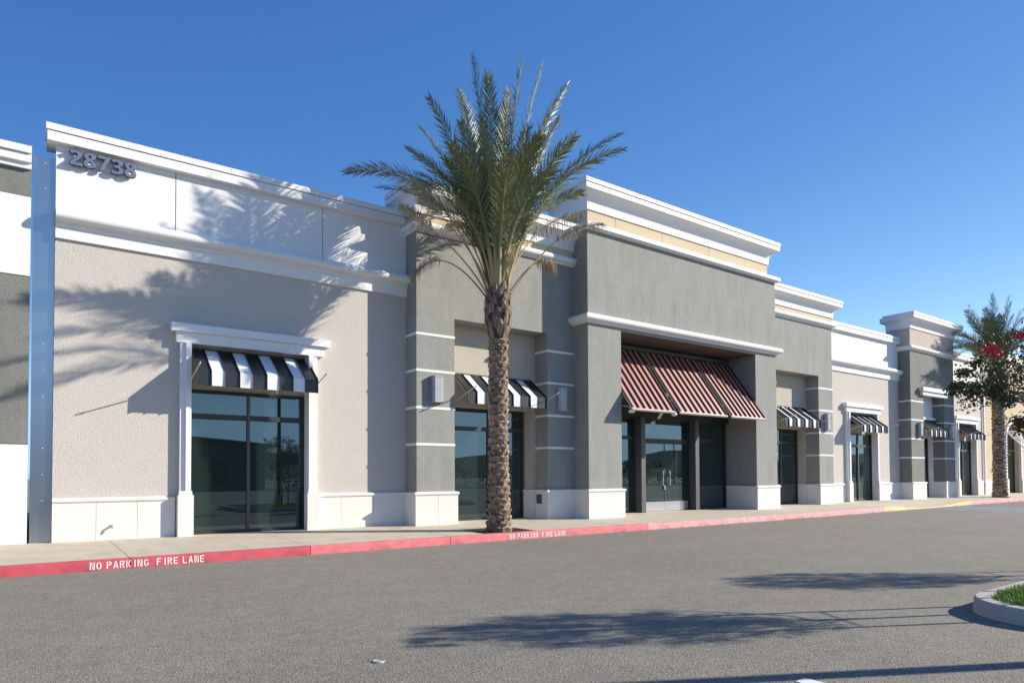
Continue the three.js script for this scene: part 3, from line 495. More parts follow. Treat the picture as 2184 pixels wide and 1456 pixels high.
// small entrance floodlights under the awning
for (const [x, lab] of [[14.70, 'small white floodlight under the left end of the red awning'], [16.53, 'small white floodlight under the gap between left and middle red awning']]) {
  const t = thing('floodlight', lab, 'floodlight'); part('arm', t, tube([[x, 3.25, 0.02], [x, 3.22, 0.7], [x, 3.16, 1.2], [x, 3.06, 1.38]], 0.02, 16, 8), M.rod); part('head', t, (() => { const g = new THREE.SphereGeometry(0.075, 14, 10); g.scale(1.5, 0.75, 1.1); g.translate(x - 0.02, 3.0, 1.40); return clean(g); })(), M.awnwhite);
}
{   // louvred awning on the yellow building
  const t = thing('louvred_awning', 'white slatted awning tilted out from the arched window', 'awning'), at = (x, f) => [x, 3.75 - 1.35 * f, -0.02 + 1.15 * f];
  for (const x of [47.78, 48.9, 50.02]) part('rail', t, cyl(at(x, 0), at(x, 1), 0.035, 0.035, 6), M.trim);
  for (let k = 0; k < 15; k++) { const f = (k + 0.4) / 15, c = at(0, f); for (const [a, b] of [[47.82, 48.86], [48.94, 49.98]]) { const g = new THREE.BoxGeometry(b - a, 0.012, 0.075); g.rotateX(-0.15); g.translate((a + b) / 2, c[1], c[2]); part('slat', t, clean(g), M.trim); } }
  for (const x of [47.78, 50.02]) part('stay', t, cyl([x, 2.55, -0.04], at(x, 0.97), 0.014, 0.014, 6), M.rod);
}
// wall lights
function sconce(x, zf, label) {
  const t = thing('wall_light', label, 'wall light', [x, 2.96, zf], 'unlit boxy wall lights on the grey piers');
  const sh = new THREE.Shape([[-0.14, 0], [-0.14, 0.085], [-0.11, 0.14], [0.09, 0.14], [0.14, 0.085], [0.14, 0]].map(p => new THREE.Vector2(...p)));
  const pr = (y0, y1, s) => { const g = new THREE.ExtrudeGeometry(sh, { depth: y1 - y0, bevelEnabled: false }); g.rotateX(Math.PI / 2); g.scale(s, 1, s); g.translate(0, y1, 0.001); return tri(toCreasedNormals(clean(g), 0.3)); };
  part('lower_shade', t, (pr(0.02, 0.315, 1)), M.lampbox); part('upper_shade', t, (pr(0.325, 0.62, 1)), M.lampbox);
  part('end_cap', t, (pr(0, 0.0195, 1.07)), M.lampframe); part('end_cap', t, (pr(0.6205, 0.645, 1.07)), M.lampframe); part('divider', t, (pr(0.3155, 0.3245, 1.04)), M.lampframe);
}
sconce(8.77, 0.55, 'wall light on the grey pier right of the first shop window'); sconce(12.77, 0.55, 'wall light on the shaded pier between palm trunk and portal');
sconce(26.72, 0.55, 'wall light on the pier right of the third striped awning');
sconce(35.05, 0.55, 'wall light on the left pier of the dark grey tower'); sconce(38.6, 0.55, 'wall light on the right pier of the dark grey tower');
// house number
{
  const font = await new FontLoader().loadAsync('fonts/droid/droid_sans_bold.typeface.json');
  const words = ['two', 'eight', 'seven', 'three', 'eight'], place = ['first digit', 'second digit', 'third digit', 'fourth digit', 'last digit'];
  [...'28738'].forEach((ch, i) => {
    const g = new TextGeometry(ch, { font, size: 0.285, depth: 0.045, curveSegments: 8, bevelEnabled: true, bevelSize: 0.010, bevelThickness: 0.005, bevelSegments: 1 }); g.computeBoundingBox(); const bb = g.boundingBox;
    const s = 0.212 / (bb.max.x - bb.min.x); g.translate(-bb.min.x, -bb.min.y, 0); g.scale(s, 0.30 / (bb.max.y - bb.min.y), 1);
    const t = thing('address_numeral', 'raised metal numeral ' + words[i] + ', ' + place[i] + ' of the house number', 'numeral', [1.255 + i * 0.222, 6.955, 0.055], 'house number numerals');
    part('numeral_body', t, g, [M.numeral, M.numeralshade]); for (const y of [0.05, 0.25]) part('stud', t, cyl([0.10, y, -0.056], [0.10, y, 0.001], 0.008, 0.008, 6), M.frame);
  });
}

// ------------------------------------------------------------------ palms
const VR = [Math.cos(YAW), Math.sin(YAW)], VF = [Math.sin(YAW), -Math.cos(YAW)];   // two horizontal axes for laying out crowns
const leafM = new THREE.MeshStandardMaterial({ vertexColors: true, roughness: 0.42, side: THREE.DoubleSide });
const deadM = new THREE.MeshStandardMaterial({ vertexColors: true, roughness: 0.85, side: THREE.DoubleSide });
const barkM = new THREE.MeshStandardMaterial({ vertexColors: true, roughness: 0.95, side: THREE.DoubleSide });
function frondGeo(P0, P1, P2, R, { dead = 0, n = 78, ll = 0.46, bare = 0.23 } = {}) {
  const pos = [], col = [], bez = t => P0.clone().multiplyScalar((1 - t) * (1 - t)).addScaledVector(P1, 2 * t * (1 - t)).addScaledVector(P2, t * t), tan = t => P1.clone().sub(P0).multiplyScalar(2 * (1 - t)).addScaledVector(P2.clone().sub(P1), 2 * t).normalize();
  const rad = new THREE.Vector3(P2.x - P0.x, 0, P2.z - P0.z); if (rad.length() < 0.05) rad.set(1, 0, 0); rad.normalize();
  const side0 = new THREE.Vector3(-rad.z, 0, rad.x), tw = (R() - 0.5) * 1.5;
  const frame = t => { const T = tan(t), a = tw * (0.3 + 0.7 * t); let S = side0.clone().addScaledVector(T, -side0.dot(T)).normalize(); const N = new THREE.Vector3().crossVectors(S, T).normalize(); if (N.y < 0) N.negate(); const S2 = S.clone().multiplyScalar(Math.cos(a)).addScaledVector(N, Math.sin(a)), N2 = N.clone().multiplyScalar(Math.cos(a)).addScaledVector(S, -Math.sin(a)); return [T, S2, N2]; };
  const v = (p, c) => { pos.push(p.x, p.y, p.z); col.push(c[0], c[1], c[2]); };
  // rachis
  const K = 16, ring = []; const tanC = dead ? [0.34, 0.25, 0.15] : [0.30 + 0.08 * R(), 0.245 + 0.05 * R(), 0.125], grn = dead ? [0.30, 0.23, 0.14] : [0.17, 0.19, 0.06];
  for (let i = 0; i <= K; i++) { const t = i / K, [T, S, N] = frame(t), w = 0.050 * Math.pow(1 - t, 1.3) + 0.006, h = 0.022 * (1 - t) + 0.005, c = bez(t); ring.push([c.clone().addScaledVector(S, w), c.clone().addScaledVector(N, h * 0.6), c.clone().addScaledVector(S, -w), c.clone().addScaledVector(N, -h)]); }
  const lerp3 = (a, b, f) => a.map((q, k) => q + (b[k] - q) * f);
  for (let i = 0; i < K; i++) for (let k = 0; k < 4; k++) { const c0 = lerp3(tanC, grn, Math.min(1, Math.max(0, (i / K - 0.15) * 2.2))), A = ring[i][k], B2 = ring[i][(k + 1) % 4], C2 = ring[i + 1][(k + 1) % 4], D = ring[i + 1][k]; for (const p of [A, B2, C2, A, C2, D]) v(p, c0); }
  const L = P0.distanceTo(P1) * 0.5 + P1.distanceTo(P2) * 0.5 + P0.distanceTo(P2) * 0.5, hue = R();
  for (let i = 0; i < n; i++) for (const s of [-1, 1]) {
    if (dead && R() < 0.12) continue;
    const t = bare + (1 - bare) * (i + R() * 0.8) / n, [T, S, N] = frame(Math.min(1, t)), c = bez(Math.min(1, t)), u = (t - bare) / (1 - bare);
    const phi = (0.86 - 0.40 * u) + (R() - 0.5) * 0.22, psi = (R() - 0.35) * 1.0, len = ll * (0.50 + 0.62 * Math.sin(Math.PI * Math.min(1, u * 0.86 + 0.16))) * (0.85 + 0.3 * R()) * (u > 0.93 ? 0.8 : 1);
    const D = T.clone().multiplyScalar(Math.cos(phi)).addScaledVector(S, s * Math.sin(phi) * Math.cos(psi)).addScaledVector(N, Math.sin(phi) * Math.sin(psi)).normalize();
    const droop = dead ? 0.75 + 0.2 * R() : 0.05 + 0.08 * R(); const mid = c.clone().addScaledVector(D, len * 0.5), tipD = D.clone().multiplyScalar(1 - droop).add(new THREE.Vector3(0, -droop, 0)).normalize(), tip = mid.clone().addScaledVector(tipD, len * 0.52);
    const W = new THREE.Vector3().crossVectors(D, N).normalize().multiplyScalar(dead ? 0.009 : 0.0125), rise = N.clone().multiplyScalar(0.006);
    const k = R(), base = dead ? [0.30 + 0.14 * k, 0.25 + 0.11 * k, 0.165 + 0.07 * k] : [0.100 + 0.05 * k + 0.04 * hue, 0.134 + 0.045 * k + 0.028 * hue, 0.062 + 0.018 * k];
    const A = c.clone().addScaledVector(W, 0.5), B2 = c.clone().addScaledVector(W, -0.5), C1 = mid.clone().add(W).add(rise), C2 = mid.clone().sub(W).add(rise);
    for (const p of [A, C1, mid, A, mid, B2, B2, mid, C2, C1, tip, mid, mid, tip, C2]) v(p, base);
  }
  const g = new THREE.BufferGeometry(); g.setAttribute('position', new THREE.Float32BufferAttribute(pos, 3)); g.setAttribute('color', new THREE.Float32BufferAttribute(col, 3)); g.computeVertexNormals(); return g;
}
function bootGeo(seed, w, h, out, tone) {   // one old leaf base
  const R = rng(seed), pos = [], col = [], nx = 4, ny = 5, P = [];
  for (let j = 0; j <= ny; j++) for (let i = 0; i <= nx; i++) {
    const y = j / ny * 2 - 1, x = i / nx * 2 - 1, half = w / 2 * Math.sqrt(Math.max(0.02, 1 - Math.pow(Math.abs(y), 2.2))), prof = y < 0.45 ? Math.pow((y + 1) / 1.45, 1.4) : Math.max(-0.3, 1 - (y - 0.45) * 3.0);
    P.push([x * half, y * h / 2 + (1 - x * x) * 0.012 * (R() - 0.3) - x * x * h * 0.10, out * prof * (1 - 0.45 * x * x) + (R() - 0.5) * 0.010 - 0.006]);
  }
  for (let j = 0; j < ny; j++) for (let i = 0; i < nx; i++) { const a = j * (nx + 1) + i; for (const k of [a, a + 1, a + nx + 2, a, a + nx + 2, a + nx + 1]) { pos.push(...P[k]); } const f = tone * (0.62 + 0.75 * R()); for (let q = 0; q < 6; q++) col.push(0.275 * f, 0.20 * f, 0.14 * f); }
  const g = new THREE.BufferGeometry(); g.setAttribute('position', new THREE.Float32BufferAttribute(pos, 3)); g.setAttribute('color', new THREE.Float32BufferAttribute(col, 3)); g.computeVertexNormals(); return g;
}
function palm(label, pos, { H, tips, dead, fill, seed, r0, rMid, rNeck, ll = 0.46, nLeaf = 78, rows, perRow, bootH = 0.17, sink = 0.02 }) {
  const R = rng(seed), t = thing('palm_tree', label, 'palm tree', pos, 'palm trees on the sidewalk');
  const prof = [[r0 * 1.08, -0.06], [r0 * 1.02, 0.05], [r0 * 0.93, 0.5], [rMid * 1.03, 1.3], [rMid, H * 0.5], [rMid * 0.97, H - 1.15], [rMid, H - 0.95], [rNeck * 0.92, H - 0.65], [rNeck, H - 0.25], [rNeck * 0.85, H + 0.05], [rNeck * 0.5, H + 0.3], [0.02, H + 0.42]];
  const rad = y => { for (let i = 0; i + 1 < prof.length; i++) if (y <= prof[i + 1][1]) { const f = (y - prof[i][1]) / (prof[i + 1][1] - prof[i][1]); return prof[i][0] + (prof[i + 1][0] - prof[i][0]) * Math.max(0, f); } return 0.05; };
  const lg = clean(new THREE.LatheGeometry(prof.map(p => new THREE.Vector2(p[0] - 0.012, p[1])), 28)), n = lg.attributes.position.count, col = new Float32Array(n * 3);
  for (let i = 0; i < n; i++) { const k = 0.8 + 0.4 * R(); col.set([0.085 * k, 0.062 * k, 0.044 * k], i * 3); } lg.setAttribute('color', new THREE.BufferAttribute(col, 3)); part('trunk', t, lg, barkM);
  const circ = 2 * Math.PI * rMid, bw = circ / perRow * 1.16, top = H - 0.92;
  const kinds = [0, 1, 2, 3, 4, 5].map(k => bootGeo(seed * 10 + k, bw * (0.85 + 0.07 * k), bootH, 0.052 + 0.006 * k, 0.75 + 0.1 * k));
  for (let j = 0; j < rows; j++) for (let i = 0; i < perRow; i++) {
    const y = 0.02 + top * (j + 0.3 * R()) / rows, a = (i + (j % 2) * 0.5 + 0.16 * (R() - 0.5) + j * 0.05) / perRow * 2 * Math.PI, r = rad(y) - 0.012;
    const m = part('leaf_base', t, kinds[Math.floor(R() * 6)], barkM); m.position.set(Math.sin(a) * r, y, Math.cos(a) * r); m.rotation.set(0, a, 0); m.rotateX(0.06 - 0.22 * R()); m.rotateZ((R() - 0.5) * 0.42); const s = rad(y) / rMid; m.scale.set(s * (0.92 + 0.2 * R()), 0.9 + 0.25 * R(), 1);
  }
  const old = [0, 1, 2].map(k => bootGeo(seed * 10 + 20 + k, 0.15, 0.42, 0.07, 0.62 + 0.16 * k));
  for (let k = 0; k < 58; k++) { const y = top + 0.12 + 1.12 * Math.pow(k / 58, 0.9), a = k * 2.3999 + 0.3 * R(), r = rad(y) - 0.02; const m = part('old_leaf_stalk', t, old[k % 3], barkM); m.position.set(Math.sin(a) * r, y, Math.cos(a) * r); m.rotation.set(0, a, 0); m.rotateX(0.16 - 0.12 * R()); m.rotateZ((R() - 0.5) * 0.35); m.scale.set(0.8 + 0.5 * R(), 0.8 + 0.5 * R(), 1); }
  {   // matted fibre round the neck
    const f = [], c = []; for (let k = 0; k < 420; k++) { const y = H - 0.85 + 1.0 * R(), a = R() * 6.283, r = rad(y) + 0.015 + 0.035 * R(), a2 = a + (R() - 0.5) * 0.5, y2 = y + (R() - 0.6) * 0.25, r2 = rad(y2) + 0.03 + 0.06 * R() * R(), w = 0.004 + 0.004 * R(); const A = [Math.sin(a) * r, y, Math.cos(a) * r], B2 = [Math.sin(a2) * r2, y2, Math.cos(a2) * r2]; f.push(A[0], A[1] - w, A[2], B2[0], B2[1], B2[2], A[0], A[1] + w, A[2]); const q = 0.6 + 0.8 * R(); for (let z = 0; z < 3; z++) c.push(0.20 * q, 0.145 * q, 0.095 * q); }
    const g = triGeo(f); g.setAttribute('color', new THREE.Float32BufferAttribute(c, 3)); const m = part('fibre', t, g, barkM); m.userData.kind = 'stuff';
  }
  const V = (lat, y, dep) => new THREE.Vector3(VR[0] * lat + VF[0] * dep, y, VR[1] * lat + VF[1] * dep);
  const add = (lat, y, dep, bow, opt = {}) => {
    const hl = Math.hypot(lat, dep) || 1, b0 = 0.14 + 0.05 * R(), y0 = H - 0.02 + 0.25 * R() - (opt.low || 0), P0 = V(lat / hl * b0, y0, dep / hl * b0), P2 = V(lat, y, dep);
    const P1 = opt.ctl ? V(...opt.ctl) : V(lat * (0.36 - 0.10 * bow), y0 + (y - y0) * 0.56 + bow * hl * 0.42, dep * (0.36 - 0.10 * bow));
    part(opt.dead ? 'dead_frond' : 'frond', t, frondGeo(P0, P1, P2, R, { dead: opt.dead || 0, ll: opt.ll || ll, n: opt.dead ? 62 : nLeaf, bare: opt.bare ?? 0.23 }), opt.dead ? deadM : leafM);
  };
  for (const q of tips) add(...q);
  for (const q of dead) add(...q);
  for (const [n2, la, y0, y1, d0, d1, bow] of fill) for (let i = 0; i < n2; i++) { const sg = i % 2 ? 1 : -1, dep = (sg > 0 ? 1 : -0.55) * (d0 + (d1 - d0) * R()); add((R() * 2 - 1) * la, y0 + (y1 - y0) * R(), dep, bow * (0.5 + R())); }
  return t;
}
palm('tall near palm tree with rough brown trunk by the red kerb', [9.26, -0.05, 2.48], {
  H: 5.25, seed: 11, r0: 0.265, rMid: 0.205, rNeck: 0.30, rows: 33, perRow: 9, bootH: 0.155, nLeaf: 84,
  tips: [[-3.5, 8.2, 0.2, 1, { ctl: [-1.34, 8.60, 0.1] }], [-1.95, 8.4, -0.5, 0.6], [-1.82, 9.35, 0.4, 0.4], [-1.52, 9.65, -0.3, 0.3], [-0.9, 10.3, 0.6, 0.3], [-0.55, 10.65, -0.2, 0.2], [-0.19, 10.0, -0.6, 0.3], [0.58, 10.8, 0.2, 0.25], [1.02, 10.4, -0.3, 0.25], [1.38, 10.05, 0.6, 0.35], [1.55, 9.85, -0.4, 0.4], [1.9, 9.1, 0.5, 0.5], [2.85, 9.1, 0.3, 0.6], [2.8, 8.4, -0.4, 0.85], [2.3, 8.75, 0.9, 0.6], [1.15, 9.3, 0.9, 0.4], [-1.05, 9.0, 0.8, 0.4], [0.25, 9.5, -0.8, 0.35], [-1.4, 8.5, 1.0, 0.6], [1.7, 8.6, -0.6, 0.6], [0.1, 10.0, 0.9, 0.3], [0.75, 9.7, 1.1, 0.4], [-0.55, 9.5, 1.1, 0.4], [-2.5, 8.5, 0.9, 0.8], [2.0, 7.9, 0.7, 0.9], [-1.3, 7.9, -0.5, 0.7], [-0.9, 7.9, -1.7, 0.9], [0.3, 7.5, -2.1, 1.0], [0.9, 8.1, -1.6, 0.9], [-0.3, 8.3, -1.9, 0.9], [-1.6, 7.4, -1.5, 1.0], [1.2, 7.3, -1.8, 1.0], [-2.6, 7.5, -0.6, 1.0], [-2.0, 9.0, 1.0, 0.6]],
  dead: [[-1.95, 5.75, 0.2, 1, { dead: 1, ctl: [-1.25, 6.75, 0.1], low: 0.3, bare: 0.55 }], [-2.12, 7.1, -0.5, 0.1, { dead: 1, low: 0.25, bare: 0.72 }], [-1.6, 7.2, -0.8, 0.1, { dead: 1, low: 0.2, bare: 0.8 }], [2.35, 6.8, -0.2, 1, { dead: 1, ctl: [1.3, 6.95, -0.1], low: 0.25, bare: 0.5 }], [2.0, 7.35, 0.6, 0.8, { dead: 1, low: 0.15, bare: 0.45 }], [1.25, 6.0, 0.5, 1, { dead: 1, ctl: [0.9, 6.55, 0.3], low: 0.3, bare: 0.55 }], [-1.1, 7.5, 1.5, 0.5, { dead: 1, bare: 0.5 }]],
  fill: [[4, 1.6, 8.2, 9.0, 0.8, 1.4, 0.6], [6, 1.2, 7.6, 8.4, 1.5, 2.4, 0.9]],
});
palm('far palm tree with thick trunk in front of the pale yellow building', [41.0, -0.045, 1.85], {
  H: 6.35, seed: 23, r0: 0.33, rMid: 0.265, rNeck: 0.46, rows: 30, perRow: 9, bootH: 0.20, ll: 0.5, nLeaf: 56,
  tips: [[-3.9, 7.7, 0.0, 1.0], [-3.3, 7.2, -0.6, 1.1], [-3.1, 8.3, -0.5, 0.8], [-2.75, 8.75, 0.4, 0.7], [-1.75, 9.5, -0.3, 0.45], [-1.0, 10.0, 0.6, 0.3], [-0.55, 10.25, -0.5, 0.25], [0.1, 9.9, 0.9, 0.3], [0.8, 10.35, 0.1, 0.3], [1.3, 9.9, -0.6, 0.4], [1.9, 9.4, 0.5, 0.5], [2.7, 8.8, -0.4, 0.7], [3.3, 8.1, 0.3, 0.9], [-4.0, 7.0, 0.8, 1.2], [3.7, 7.1, 0.4, 1.2], [-3.4, 6.6, -0.9, 1.3], [-2.4, 8.2, 1.2, 0.8], [2.5, 7.6, 1.0, 1]],
  dead: [], fill: [[10, 1.2, 8.8, 9.8, 0.3, 1.4, 0.4], [12, 1.8, 7.8, 9.0, 1.4, 2.9, 0.8]],
});
{   // iron grate round the near palm
  const t = thing('tree_grate', 'dark square iron grate at the foot of the near palm', 'tree grate');
  const x0 = 8.57, x1 = 9.95, z0 = 1.54, z1 = 2.88, y = -0.072, cx = 9.26, cz = 2.48;
  part('soil', t, bx(x0, x1, -0.16, -0.10, z0, z1), M.mulch);
  part('frame', t, [bx(x0, x0 + 0.04, -0.099, y + 0.012, z0, z1), bx(x1 - 0.04, x1, -0.099, y + 0.012, z0, z1), bx(x0 + 0.04, x1 - 0.04, -0.099, y + 0.012, z0, z0 + 0.04), bx(x0 + 0.04, x1 - 0.04, -0.099, y + 0.012, z1 - 0.04, z1)], M.iron);
  for (let k = 0; k < 20; k++) { const x = x0 + 0.07 + k * (x1 - x0 - 0.14) / 19; if (Math.abs(x - cx) < 0.34) { const hz = Math.sqrt(0.34 * 0.34 - (x - cx) ** 2); part('bar', t, [bx(x - 0.016, x + 0.016, -0.098, y, z0 + 0.041, cz - hz), bx(x - 0.016, x + 0.016, -0.098, y, cz + hz, z1 - 0.041)], M.iron); } else part('bar', t, bx(x - 0.016, x + 0.016, -0.098, y, z0 + 0.041, z1 - 0.041), M.iron); }
}

// ------------------------------------------------------------------ broad-leaved trees
const leaf2M = new THREE.MeshStandardMaterial({ vertexColors: true, roughness: 0.5, side: THREE.DoubleSide });
function leaves(centres, per, spread, size, tone, R) {
  const pos = [], col = [];
  for (const [x, y, z, s = 1] of centres) for (let k = 0; k < per; k++) {
    const a = R() * 6.283, e = Math.acos(2 * R() - 1), r = spread * s * Math.cbrt(R()), c = new THREE.Vector3(x + r * Math.sin(e) * Math.cos(a), y + r * 0.8 * Math.cos(e), z + r * Math.sin(e) * Math.sin(a));
    const d = new THREE.Vector3(R() - 0.5, R() - 0.7, R() - 0.5).normalize(), w = new THREE.Vector3(R() - 0.5, R() - 0.5, R() - 0.5).cross(d).normalize(), L = size * (0.7 + 0.6 * R()), f = tone(R), nn = new THREE.Vector3().crossVectors(d, w).multiplyScalar(L * 0.08);
    const A = c, B2 = c.clone().addScaledVector(d, L * 0.5).addScaledVector(w, L * 0.27).add(nn), Cc = c.clone().addScaledVector(d, L), D = c.clone().addScaledVector(d, L * 0.5).addScaledVector(w, -L * 0.27).add(nn);
    for (const p of [A, B2, Cc, A, Cc, D]) { pos.push(p.x, p.y, p.z); col.push(...f); }
  }
  const g = new THREE.BufferGeometry(); g.setAttribute('position', new THREE.Float32BufferAttribute(pos, 3)); g.setAttribute('color', new THREE.Float32BufferAttribute(col, 3)); g.computeVertexNormals(); return g;
}
const barkPlain = std([0.16, 0.115, 0.085], 0.9);
// two young flowering trees in the car-park island, each tied to a pair of stakes; branches of the nearer one reach into view
function floweringTree(label, [x, z], seed, sprays, flowers) {
  const R = rng(seed), t = thing('flowering_tree', label, 'tree', [x, YA, z], 'staked flowering trees in the island'), cl = [];
  const V = (lat, y, dep) => [VR[0] * lat + VF[0] * dep, y, VR[1] * lat + VF[1] * dep];
  const stems = [tube([[0, -0.05, 0], [0.02, 0.7, 0.01], [-0.02, 1.4, 0.02], [0.03, 2.1, 0.0]], 0.024, 16, 7)];
  for (let k = 0; k < 6; k++) { const q = k * 1.05 + 0.4, r = 0.55 + 0.35 * R(); stems.push(tube([[0, 1.25 + 0.05 * k, 0], [0.3 * r * Math.cos(q), 1.6, 0.3 * r * Math.sin(q)], [r * Math.cos(q), 2.2 + 0.3 * R(), r * Math.sin(q)]], 0.012, 10, 6)); }
  part('trunk', t, stems, barkPlain);
  for (const s of [-1, 1]) { part('stake', t, cyl([s * 0.17, -0.02, -s * 0.30], [s * 0.17, 2.0, -s * 0.30], 0.022, 0.022, 8), barkPlain); }
  part('tie', t, cyl([-0.17, 1.35, 0.30], [0.17, 1.35, -0.30], 0.008, 0.008, 5), M.frame);
  for (let k = 0; k < 400; k++) { const lat = (R() * 2 - 1) * 1.30, dep = (R() * 2 - 1) * 0.62, q = 1 - (lat / 1.34) ** 2 - (dep / 0.66) ** 2; if (q < 0.03) continue; const h = 0.68 * Math.sqrt(q), u = R() * 2 - 1; cl.push([...V(lat, 2.45 + u * h - 0.10 * Math.abs(lat), dep), 0.7 + 0.6 * R()]); }
  for (const [lat, y] of sprays) for (let k = 0; k < 5; k++) cl.push([...V(lat + 0.10 * R(), y + 0.05 * (R() - 0.3), 0.16 * (R() - 0.5)), 0.45]);
  const tone = q => { const k = q(); return k > 0.84 ? [0.15 + 0.05 * q(), 0.055, 0.035] : [0.058 + 0.055 * k, 0.082 + 0.062 * k, 0.03 + 0.016 * k]; };
  part('foliage', t, leaves(cl, 36, 0.125, 0.037, tone, R), leaf2M);
  const tw = []; for (let k = 0; k < cl.length; k += 5) { const c = cl[k], q = Math.atan2(c[2], c[0]), r = 0.25 * Math.hypot(c[0], c[2]); tw.push(tube([[r * Math.cos(q), 1.75 + 0.3 * R(), r * Math.sin(q)], [(r * Math.cos(q) + c[0]) / 2, (1.95 + c[1]) / 2 + 0.05, (r * Math.sin(q) + c[2]) / 2], [c[0], c[1], c[2]]], 0.005, 7, 4)); }
  part('branches', t, tw, barkPlain);
  for (const [lat, y, s2, dep] of flowers) part('flower_cluster', t, leaves([[...V(lat, y, dep), 1]], 130, s2, 0.030, q => { const k = q(); return [0.46 + 0.22 * k, 0.022 + 0.045 * k, 0.045 + 0.05 * k]; }, R), leaf2M);
}
floweringTree('staked tree with dark leaves and pink flower clusters at the right edge', [9.40, 12.85], 77,
  [[-1.47, 2.24], [-1.38, 2.28], [-1.40, 2.40], [-1.28, 2.22], [-1.18, 2.27], [-1.22, 2.52], [-1.10, 2.24], [-1.05, 2.16], [-0.96, 2.10], [-0.86, 1.90], [-0.76, 1.86], [-0.70, 1.78], [-0.64, 1.74], [-0.60, 1.70]],
  [[-1.30, 2.60, 0.075, -0.35], [-1.25, 2.55, 0.06, -0.35], [-1.04, 2.72, 0.055, -0.4], [-0.52, 2.95, 0.07, -0.45], [-0.45, 2.88, 0.06, -0.45], [0.5, 2.9, 0.07, 0.2], [-0.7, 2.3, 0.035, -0.6]]);
floweringTree('second staked flowering tree further along the grassed island', [13.8, 12.78], 78, [], [[-0.6, 2.8, 0.07, 0.1], [0.4, 2.9, 0.07, -0.2]]);

// ------------------------------------------------------------------ island in the car park
{
  const o = struct('planted_island');
  const x0 = 7.84, x1 = 19, z0 = 12.04, z1 = 17.2, rr = 0.75;
  const outline = ins => { const q = [], r = Math.max(0.05, rr - ins), pts = [[x0 + rr, z0 + rr, 180, 270], [x1 - rr, z0 + rr, 270, 360], [x1 - rr, z1 - rr, 0, 90], [x0 + rr, z1 - rr, 90, 180]]; for (const [cx, cz, a, b] of pts) for (let k = 0; k <= 12; k++) { const t = (a + (b - a) * k / 12) * Math.PI / 180; q.push([cx + r * Math.cos(t), cz + r * Math.sin(t)]); } return q; };
  const rows = [[0, YA - 0.02], [0.012, YA + 0.13], [0.03, YA + 0.15], [0.145, YA + 0.152], [0.152, YA + 0.10]].map(([i, y]) => outline(i).map(([x, z]) => [x, y, z]));
  const a = []; const n = rows[0].length; for (let s = 0; s + 1 < rows.length; s++) for (let k = 0; k < n; k++) { const A = rows[s][k], B2 = rows[s][(k + 1) % n], C2 = rows[s + 1][(k + 1) % n], D = rows[s + 1][k]; a.push(...A, ...C2, ...B2, ...A, ...D, ...C2); }
  part('island_kerb', o, tri(toCreasedNormals(triGeo(a), 0.6)), M.kerbgrey);
  const sh = new THREE.Shape(outline(0.15).map(p => new THREE.Vector2(p[0], -p[1]))), sg = new THREE.ShapeGeometry(sh); sg.rotateX(-Math.PI / 2); sg.translate(0, YA + 0.125, 0); part('soil', o, tri(sg), std([0.10, 0.11, 0.05], 1));
  const R = rng(90), bl = []; for (let k = 0; k < 9; k++) { const ang = R() * 6.283, h = 0.045 + 0.055 * R(), l = 0.04 * R(), w = 0.004, dx = Math.cos(ang), dz = Math.sin(ang), ox = 0.02 * (R() - 0.5), oz = 0.02 * (R() - 0.5); bl.push(ox - w * dz, 0, oz + w * dx, ox + w * dz, 0, oz - w * dx, ox + l * 0.4 * dx, h * 0.6, oz + l * 0.4 * dz, ox + l * 0.4 * dx - w * 0.6 * dz, h * 0.58, oz + l * 0.4 * dz + w * 0.6 * dx, ox + l * 0.4 * dx + w * 0.6 * dz, h * 0.58, oz + l * 0.4 * dz - w * 0.6 * dx, ox + l * dx, h, oz + l * dz); }
  const im = new THREE.InstancedMesh(triGeo(bl), new THREE.MeshStandardMaterial({ color: C(1, 1, 1), roughness: 0.6, side: THREE.DoubleSide }), 9000), m4 = new THREE.Matrix4(), q4 = new THREE.Quaternion(), e = new THREE.Euler();
  for (let k = 0; k < 9000; k++) { const near = k < 7000, x = x0 + 0.18 + (near ? 3.6 : 11) * R(), z = z0 + 0.18 + (near ? 2.4 : 4.7) * R(); const dx = Math.max(0, x0 + rr - x), dz = Math.max(0, z0 + rr - z); const ok = !(dx > 0 && dz > 0 && Math.hypot(dx, dz) > rr - 0.17); e.set(0, R() * 6.28, 0); q4.setFromEuler(e); const s = ok ? 0.7 + 0.6 * R() : 0.001; m4.compose(new THREE.Vector3(ok ? x : x0 + 3, YA + 0.122, ok ? z : z0 + 2), q4, new THREE.Vector3(s, s, s)); im.setMatrixAt(k, m4); const f = R(); im.setColorAt(k, C(0.15 + 0.12 * f, 0.27 + 0.12 * f, 0.03 + 0.025 * f)); }
  im.name = 'grass'; im.userData = { kind: 'stuff', label: 'bright green mown grass in the island', category: 'grass' }; im.castShadow = im.receiveShadow = true; scene.add(im);
}
function lampPost(label, [x, z], h, arm, r = 0.07) { const t = thing('lamp_post', label, 'lamp post', [x, YA, z]); part('base', t, cyl([0, 0, 0], [0, 0.6, 0], 0.22, 0.22, 16), M.kerbgrey); part('pole', t, cyl([0, 0.6, 0], [0, h, 0], r * 1.2, r, 12), M.column); part('arm', t, cyl([0, h - 0.1, 0], [arm, h, 0], 0.03, 0.03, 8), M.column); part('head', t, bx(Math.min(arm, arm * 1.6), Math.max(arm, arm * 1.6), h - 0.06, h + 0.07, -0.16, 0.16), M.column); }
lampPost('tall grey lamp post standing in the grassed island', [9.97, 15.02], 7.5, -1.1);
lampPost('grey lamp post at the far side of the car park', [86, 57], 6.6, -1.4, 0.09);
